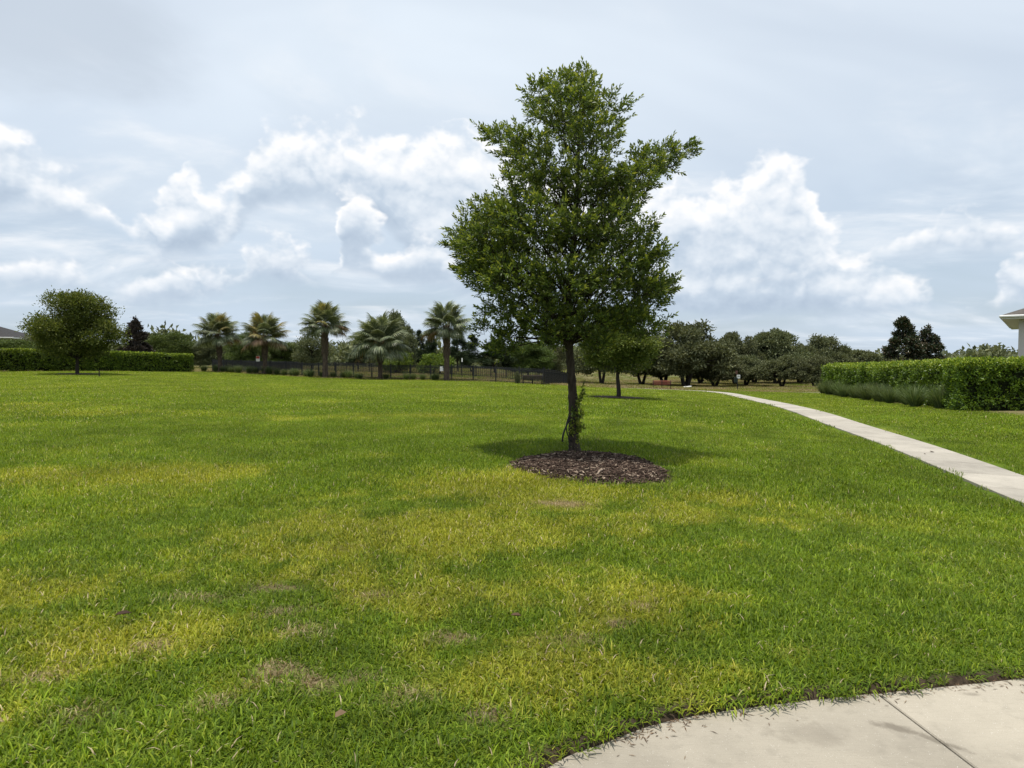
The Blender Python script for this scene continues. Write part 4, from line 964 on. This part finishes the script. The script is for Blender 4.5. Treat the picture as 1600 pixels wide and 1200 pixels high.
def palm(px, base_y, bud, Y, crown_w, n, label, yellow=0, dead=0, sprays=(), rtr=.24, lean=0.0, low=-.22):
    x = X_at(px, Y); z0 = tz(x, Y); Hb = at(px, bud, Y).z - z0; e = empty('palm_tree', (x, Y, z0), label, 'palm', 'palms along the fence', rz=px * 1.3)
    r = np.random.default_rng(px); tk = MB(); pts = [Vector((lean * f * f, 0, -.2 + (Hb + .2) * f)) for f in np.linspace(0, 1, 14)]
    tk.tube(pts, [rtr * (1.12 - .25 * math.sin(3.14 * min(f * 1.4, 1)) + .05 * math.sin(f * 40)) * (1 if f < .92 else .75) for f in np.linspace(0, 1, 14)], 12)
    trunk = link('trunk', tk.me('palm trunk', M_palm_bark, True), e)
    bt = MB()                                         # old leaf bases criss-crossing the upper stem
    for k in range(52):
        f = .42 + .56 * k / 52; a = k * 2.399; c_ = Vector((lean * f * f + math.cos(a) * rtr * .92, math.sin(a) * rtr * .92, Hb * f)); o_ = Vector((math.cos(a), math.sin(a), 0)); s_ = Vector((-o_.y, o_.x, 0))
        tipp = c_ + o_ * .12 + Vector((0, 0, .34)); bt.tube([c_ + s_ * .05 - Vector((0, 0, .05)), c_.lerp(tipp, .5) + o_ * .02, tipp], [.045, .038, .014], 5); bt.tube([c_ - s_ * .05 - Vector((0, 0, .05)), c_.lerp(tipp, .5) + o_ * .02, tipp], [.045, .038, .014], 5)
    link('leaf_bases', bt.me('leaf bases', M_palm_bark), trunk)
    sc_ = (crown_w / FPX * Y * .46) / 2.35; top = Vector((lean, 0, Hb))
    for k in range(n):
        f = k / (n - 1); el_ = 1.35 - (1.35 - low) * f ** .85 + r.normal() * .08; a = k * 2.399 + r.normal() * .1
        mi = 2 if (f > .9 and k % 3 < dead) else (1 if (f < .8 and k % 7 < yellow) else 0); v = 0 if el_ > .8 else (1 if el_ > .1 else 2)
        o = link('frond', FR[(v, mi)], e, top + Vector((math.cos(a) * .12, math.sin(a) * .12, .05 - .25 * f)))
        o.rotation_euler = Matrix.Rotation(a, 3, 'Z').to_4x4().to_euler() if False else (r.normal() * .25, -el_, a); o.rotation_mode = 'XYZ'; o.scale = (sc_ * r.uniform(.9, 1.08),) * 3
    for a, ln, dr in sprays:
        P, D, tb = [], [], MB(); pth = [top + Vector((math.cos(a) * ln * t_, math.sin(a) * ln * t_, .35 * math.sin(t_ * 3) - dr * t_ * t_)) for t_ in np.linspace(0, 1, 9)]
        tb.tube(pth, taper(.03, .01, 8), 5, False)
        for _ in range(520):
            t_ = .45 + .55 * r.random(); i_ = min(int(t_ * 8), 7); q = pth[i_].lerp(pth[i_ + 1], t_ * 8 - i_) + Vector(r.normal(size=3)) * .17; P.append(q); D.append(r.normal(size=3) + np.array([0, 0, -.6]))
        P = np.array(P); V, F = leaf_quads(P, np.array(D), r.uniform(.06, .16, len(P)), r.uniform(.025, .05, len(P)), r, .1)
        s_ = link('flower_stalk', tb.me('flower stalk', M_palm_bark, True), e); link('flower_spray', mesh_np('flower spray', V, F, [M_flower], {'rnd': np.repeat(r.random(len(P)), 4)}), s_, kind='stuff')
    return e
palm(344, 582, 521, 76, 76, 44, 'palm with drooping grey green fronds next to the end of the long hedge', yellow=1, dead=1, rtr=.25, lean=-.3)
palm(414, 586, 524, 72.5, 80, 42, 'palm with yellow and tan patches in its crown by the red and white notice', yellow=2, dead=2, sprays=((2.6, 2.2, .1), (.3, 2.0, .1)), rtr=.27)
palm(508, 590, 507, 68, 78, 44, 'tall palm with a thick bristly stem in front of the airy young tree', yellow=1, dead=1, rtr=.29)
palm(594, 593, 534, 64.5, 100, 48, 'low wide palm with tan dried flower sprays hanging round its stem', sprays=((3.0, 2.0, 1.6), (4.4, 1.1, 1.0), (5.9, 1.7, 1.5), (3.5, 2.4, 2.1)), rtr=.24, low=-.3)
palm(698, 596, 508, 60.5, 84, 46, 'tallest palm with a full fan crown and lattice of old leaf bases', dead=1, rtr=.27, low=-.3)

# ------------------------------------------------------------------ black metal fence
M_black = plain('black painted metal', (.012, .012, .013), .4, .4, 0, .2)
PICK = MB().box((0, 0, .69), (.03, .03, 1.34)).me('picket', M_black)
POST = MB().box((0, 0, .75), (.08, .08, 1.5)).box((0, 0, 1.51), (.1, .1, .02)).me('post', M_black)
def fence(A, B, label, nmax, picks=20, group='black metal fences of the dog run'):
    A = Vector(A); B = Vector(B); d = B - A; n = max(1, round(d.length / 2.4)); rz = math.atan2(d.y, d.x)
    e = empty('metal_fence', (A.x, A.y, tz(A.x, A.y)), label, 'fence', group); o0 = e.location; made = 0; rest = MB()
    for i in range(n + 1):
        p_ = A + d * (i / n); q = link('post', POST, e, Vector((p_.x, p_.y, tz(p_.x, p_.y))) - o0); q.rotation_euler = (0, 0, rz)
    for i in range(n):
        p_ = A + d * (i / n); q = A + d * ((i + 1) / n); zp, zq = tz(p_.x, p_.y), tz(q.x, q.y); L_ = (q - p_).length; rb = MB(); u = d.normalized()
        for h in (.14, 1.24, 1.38):
            a_, b_ = u * .032 + Vector((0, 0, h)), u * (L_ - .032) + Vector((0, 0, h + zq - zp)); w = Vector((-u.y, u.x, 0)) * .02; v = Vector((0, 0, .026))
            rb.add([a_ - w - v, a_ + w - v, a_ + w + v, a_ - w + v, b_ - w - v, b_ + w - v, b_ + w + v, b_ - w + v], [(0, 1, 5, 4), (1, 2, 6, 5), (2, 3, 7, 6), (3, 0, 4, 7), (0, 3, 2, 1), (4, 5, 6, 7)])
        pn = link('fence_panel', rb.me('fence rails', M_black), e, Vector((p_.x, p_.y, zp)) - o0)
        for k in range(picks):
            f = (k + 1) / (picks + 1); c_ = u * (L_ * f) + Vector((0, 0, (zq - zp) * f))
            if made < nmax: s_ = link('picket', PICK, pn, c_); s_.rotation_euler = (0, 0, rz + .01); made += 1
            else: rest.box(Vector((p_.x, p_.y, zp)) - o0 + c_ + Vector((0, 0, .69)), (.03, .03, 1.34))
    if rest.V: link('pickets', rest.me('pickets', M_black), e, kind='stuff')
    return e
fence(FEN1, FEN0, 'long front run of black picket fence behind the palms', 300)
fence(FEN1 + Vector((.12, .1, 0)), Vector((7.6, 84, 0)), 'side run of black picket fence going back from the dark bench', 120)
fence(Vector((-35.2, 78.9, 0)), Vector((-34, 108, 0)), 'end run of black picket fence near the long hedge', 0)
fence(Vector((7.5, 84.2, 0)), Vector((-33.9, 108, 0)), 'rear run of black picket fence across the dog run', 0)
fence(Vector((30.5, 42.5, 0)), Vector((27.6, 40.5, 0)), 'short black picket fence between the house wall and hedge', 40, group='black metal fence by the house')

# notices
def sign(px, py, Y, w, h, parts, name, label, cat, post=None):
    c_ = at(px, py, Y); e = empty(name, (c_.x, Y, tz(c_.x, Y)), label, cat); zc = c_.z - e.location.z
    if post: link('post', MB().box((0, .03, (zc + h / 2) / 2), (.05, .04, zc + h / 2)).me('post', M_black), e)
    link('board', MB().box((0, 0, zc), (w, .012, h), None, .004).me('board', parts[0]), e)
    return e, zc
M_white = plain('white painted board', (.72, .72, .70), .5, .3, 0, .06); M_red = plain('red painted board', (.36, .05, .035), .5, .3, 0, .1)
e, zc = sign(403, 560.5, 72.0, .40, .56, [M_white], 'fence_sign', 'small red and white notice standing by the second palm', 'sign', True)
link('red_panel', MB().box((0, -.009, zc + .13), (.37, .006, .26)).me('red panel', M_red), e)
for k in range(3): link('text_line', MB().box((0, -.008, zc - .06 - .06 * k), (.26, .004, .018)).me('text line', M_red), e)
e, zc = sign(690.5, 577, 59.9, .36, .44, [M_white], 'fence_sign', 'plain white notice fixed low on the front fence', 'sign')
kk = ((690.5 - 800) / FPX); d = FEN1 - FEN0; f = (kk * FEN0.y - FEN0.x) / (d.x - kk * d.y); pz = FEN0 + d * f; e.location = (pz.x, pz.y - .05, e.location.z)
sign(722, 562.5, 88, .16, .5, [M_white], 'marker_post', 'thin white marker inside the dog run behind the tallest palm', 'marker', True)
# dog waste station beyond the path
st_ = at(1152, 612, 66); e = empty('waste_station', (st_.x, 66, tz(st_.x, 66)), 'post with white notice and dark dispenser box beside the footpath', 'sign post', rz=.1)
M_dgreen = plain('dark green metal', (.012, .022, .016), .5, .3); M_brown = plain('brown board', (.10, .05, .035), .6, .3)
link('post', MB().box((0, 0, .95), (.07, .07, 1.9)).me('post', M_black), e)
link('notice', MB().box((.08, -.06, 1.32), (.34, .015, .36), None, .006).me('notice', M_white), e)
link('dispenser', MB().box((-.20, -.09, .98), (.30, .18, .50), None, .02).me('dispenser', M_dgreen), e)
link('top_board', MB().box((-.12, -.055, 1.74), (.22, .02, .34), None, .006).me('top board', M_brown), e)
link('text_line', MB().box((.08, -.0705, 1.40), (.24, .004, .03)).box((.08, -.0705, 1.33), (.24, .004, .03)).me('text line', M_dgreen), e)

# benches
def bench(px, Y, rz, wood, label, L=1.75):
    x = X_at(px, Y); e = empty('park_bench', (x, Y, tz(x, Y)), label, 'bench', rz=rz)
    B_ = Matrix.Rotation(-.22, 3, 'X')
    for k in range(4):
        z = .50 + .095 * k; link('back_slat', MB().box((0, -.235 - (z - .42) * .25, z), (L, .032, .082), B_, .006).me('slat', wood), e)
    for k in range(4): link('seat_slat', MB().box((0, -.22 + .115 * k, .44), (L, .10, .034), None, .006).me('slat', wood), e)
    for k in (-1, 0, 1):
        xk = k * (L / 2 - .06); f = MB()
        f.tube([(xk, -.28, .0), (xk, -.285, .42), (xk, -.40, .87)], [.028, .026, .022], 8); f.tube([(xk, .14, 0), (xk, .14, .41)], .026, 8); f.tube([(xk, -.285, .405), (xk, .17, .405)], .022, 8)
        link('leg_frame', f.me('leg frame', M_black, True), e)
        if k: link('armrest', MB().tube([(xk, .15, .40), (xk, .17, .62), (xk, -.34, .65)], .018, 8).me('armrest', M_black, True), e)
    return e
M_redwood = plain('red brown slats', (.22, .065, .038), .6, .3, 0, .2, 20); M_darkwood = plain('dark slats', (.035, .024, .018), .6, .3, 0, .2, 20)
bench(1034.5, 64.4, -.22, M_redwood, 'red brown slatted bench with black frame where the path ends')
bench(832, 56.9, .05, M_darkwood, 'dark slatted bench backed up to the corner of the black fence')

# small things on the ground
wx = at(1074, 602, 76); wz = tz(wx.x, 76)
link('concrete_slab', MB().box((0, 0, .10), (.9, .5, .22), Matrix.Rotation(-.12, 3, 'Y'), .03).me('concrete slab', plain('white concrete', (.62, .61, .58), .8, .2, 0, .08)), None, (wx.x, 76, wz), label='small white concrete slab lying on the rough grass past the red bench', category='slab')
kx = at(155, 585, 50); link('stake', MB().box((0, 0, .2), (.075, .05, .55), None, .012).me('stake', plain('weathered wood', (.045, .038, .03), .9, .1)), None, (kx.x, 50, tz(kx.x, 50)), label='short dark wooden stake in the lawn near the rounded oak', category='stake')

# ------------------------------------------------------------------ houses
M_stucco = plain('pale stucco', (.50, .48, .44), .9, .15, 0, .05, 30, .3); M_trim = plain('white trim', (.66, .66, .64), .5, .3, 0, .04); M_pane = plain('window glass', (.03, .04, .05), .1, .6, 0, .1)
def shingles(name, a, b):
    m_, t = mat(name); p = objpos(t); br = t.node('ShaderNodeTexBrick'); t.put(br.inputs['Vector'], t.xyz(t.m('ADD', t.sep(p)[0], t.sep(p)[1]), t.m('MULTIPLY', t.sep(p)[2], 2.3), 0.0)); br.inputs['Scale'].default_value = 3.0
    br.inputs['Color1'].default_value = a + (1,); br.inputs['Color2'].default_value = b + (1,); br.inputs['Mortar'].default_value = tuple(q * .6 for q in a) + (1,); br.inputs['Mortar Size'].default_value = .03
    t.l.new(principled(t, t.mix(t.noise(p, 2, 5), br.outputs[0], tuple(q * .75 for q in a)), .9, .1), t.out.inputs[0]); return m_
M_shing = shingles('grey brown shingles', (.11, .10, .09), (.16, .145, .13)); M_shing2 = shingles('dark shingles', (.05, .048, .05), (.075, .072, .072))
def house(name, cx, cy, z0, sx, sy, eave, rise, over, rz, wall, roofm, label):
    e = empty(name, (cx, cy, z0), label, 'house', rz=rz); hx, hy = sx / 2, sy / 2
    link('wall', MB().box((0, 0, eave / 2 - .2), (sx, sy, eave + .4)).me('wall', wall), e)
    ox, oy = hx + over, hy + over; rl = max(ox - oy, .05); zb = eave + .12
    rf = mesh_np('roof', [(-ox, -oy, zb), (ox, -oy, zb), (ox, oy, zb), (-ox, oy, zb), (-rl, 0, zb + rise), (rl, 0, zb + rise)], [(0, 1, 5, 4), (1, 2, 5), (2, 3, 4, 5), (3, 0, 4), (3, 2, 1, 0)], [roofm]); ro = link('roof', rf, e)
    fa = MB()
    for s_ in (-1, 1): fa.box((0, s_ * (oy - .015), eave + .02), (2 * ox, .03, .19)); fa.box((s_ * (ox - .015), 0, eave + .02), (.03, 2 * oy - .064, .19))
    link('fascia', fa.me('fascia', M_trim), ro)
    link('soffit', MB().box((0, 0, eave - .06), (2 * ox - .07, 2 * oy - .07, .02)).me('soffit', M_trim), ro)
    gt = MB()
    for s_ in (-1, 1): gt.box((0, s_ * (oy + .06), eave + .05), (2 * ox + .2, .11, .11), None, .03)
    gt.box((-ox - .06, 0, eave + .05), (.11, 2 * oy, .11), None, .03)
    link('gutter', gt.me('gutter', M_trim), ro)
    for q in (-.55, 0, .55):
        for s_ in (-1, 1):
            wf = link('window', MB().box((q * hx * 1.3, s_ * (hy + .02), 1.55), (1.3, .08, 1.4)).me('window', M_trim), e); link('pane', MB().box((q * hx * 1.3, s_ * (hy + .065), 1.55), (1.12, .02, 1.22)).me('pane', M_pane), wf)
    return e
hc = at(1592, 497, 31.5)
RH = -math.atan2(792, FPX) - .02; hm = Matrix.Rotation(RH, 3, 'Z') @ Vector((7.0, 6.0, 0))
house('house', hc.x + hm.x, 31.5 + hm.y, tz(hc.x + 3, 33) + .1, 14, 12, at(1592, 497, 31.5).z - (tz(hc.x + 3, 33) + .1) + .02, 2.7, .62, RH, M_stucco, M_shing, 'pale stucco house with white eaves standing behind the thick hedge')
hl = at(8, 525, 98)
house('house', hl.x - 11.5, 104, .5, 18, 11, at(8, 527, 98).z - .5, 2.4, .6, .25, plain('grey stucco', (.22, .21, .2), .9, .15, 0, .1), M_shing2, 'house with dark grey hipped roof behind the long hedge')

# ------------------------------------------------------------------ rough grass beyond the lawn
M_rough = grassmat('rough grass', .15)
GR = patchset('rough turf', 4, 240, 1.3, (.10, .30), .035, 2, .9, M_rough)
st_ = 1.25; x, y = (q.ravel() for q in np.meshgrid(np.arange(-90, 110, st_), np.arange(18, 190, st_))); x = x + rng.uniform(-.7, .7, len(x)); y = y + rng.uniform(-.7, .7, len(y))
ok = ~inpoly(x, y, LAWN) & ~inpoly(x, y, PATH_POLY) & (polydist(x, y, PATH_C) > 1.5) & (np.abs(x) < .95 * y + 4) & ~((x > 17) & (y < 58) & (x < 60) & (y > 20) & (x < 34)) ; x, y = x[ok], y[ok]
keep = rng.random(len(x)) < np.clip(1.25 - y / 190, .25, 1); x, y = x[keep], y[keep]
n1 = fbm(x, y, .07, 4); n2 = fbm(x + 9, y, .4, 3)
scatter('rough_grass', GR, 4, np.stack([x, y, terrain(x, y)], 1), (.5 + .7 * n2), np.stack([np.clip(.3 + .8 * (n1 - .35), 0, 1), np.clip(.35 + 1.6 * (n2 - .45), 0, .95), .55 + .35 * n1], 1), 'rough unmown grass of the field beyond the lawn')

# fallen leaves and clippings
M_dead = leafmat('fallen leaf', [(0, (.05, .03, .02)), (.5, (.14, .085, .05)), (1, (.26, .18, .11))], .1, .7, .2, 1.0, inst=False)
def fallen(px, py, L_, rot, val, label, z=.035, zt=0.0):
    x, y = flat(px, py, zt); z0 = tz(x, y); V = [(-L_ / 2, 0, 0), (-L_ * .2, -L_ * .22, .012), (L_ * .25, -L_ * .2, .014), (L_ / 2, 0, .004), (L_ * .22, L_ * .2, .016), (-L_ * .2, L_ * .22, .01), (0, 0, -.002)]
    me = mesh_np('leaf', V, [(0, 1, 6), (1, 2, 6), (2, 3, 6), (3, 4, 6), (4, 5, 6), (5, 0, 6)], [M_dead], {'rnd': [val] * 7}); o = link('fallen_leaf', me, None, (x, y, z0 + z), label=label, category='leaf'); o.rotation_euler = (.15, .2, rot); return o
fallen(193, 977, .10, .9, .05, 'curled dark brown leaf lying on the lawn grass', .07)
fallen(806, 979, .07, .2, .35, 'small brown leaf on the yellowed turf', .065)
fallen(532, 1138, .08, 1.2, .8, 'pale tan leaf among the blades beside the dry patch', .06)
fallen(1456, 709, .14, .4, .1, 'larger dark dead leaf lying on the concrete footpath', .03, -.42); fallen(1445, 713, .07, 1.4, .2, 'small dead leaf beside a larger one on the footpath', .03, -.42)
r = np.random.default_rng(5); P, D = [], []
E = [Vector(p_ + (0,)) for p_ in PAVE_EDGE]
for _ in range(900):
    i_ = r.integers(4, len(E) - 8); p_ = E[i_].lerp(E[i_ + 1], r.random()); t_ = (E[i_ + 1] - E[i_]).normalized(); off = abs(r.normal()) * .05 * (2.2 if r.random() < .12 else 1); q = p_ + Vector((t_.y, -t_.x, 0)) * off
    if fbm(q.x, q.y, 3.0, 3) < .46: continue
    P.append((q.x, q.y, PAVE_Z + .003)); D.append((r.normal(), r.normal(), .04))
P = np.array(P); V, F = leaf_quads(P, np.array(D), r.uniform(.012, .05, len(P)), r.uniform(.002, .006, len(P)), r, .1, up=np.array([0, 0, 5.0]))
link('grass_clippings', mesh_np('grass clippings', V, F, [M_dead], {'rnd': np.repeat(r.random(len(P)), 4)}), kind='stuff', label='dry brown clippings strewn along the pavement edge', category='clippings')
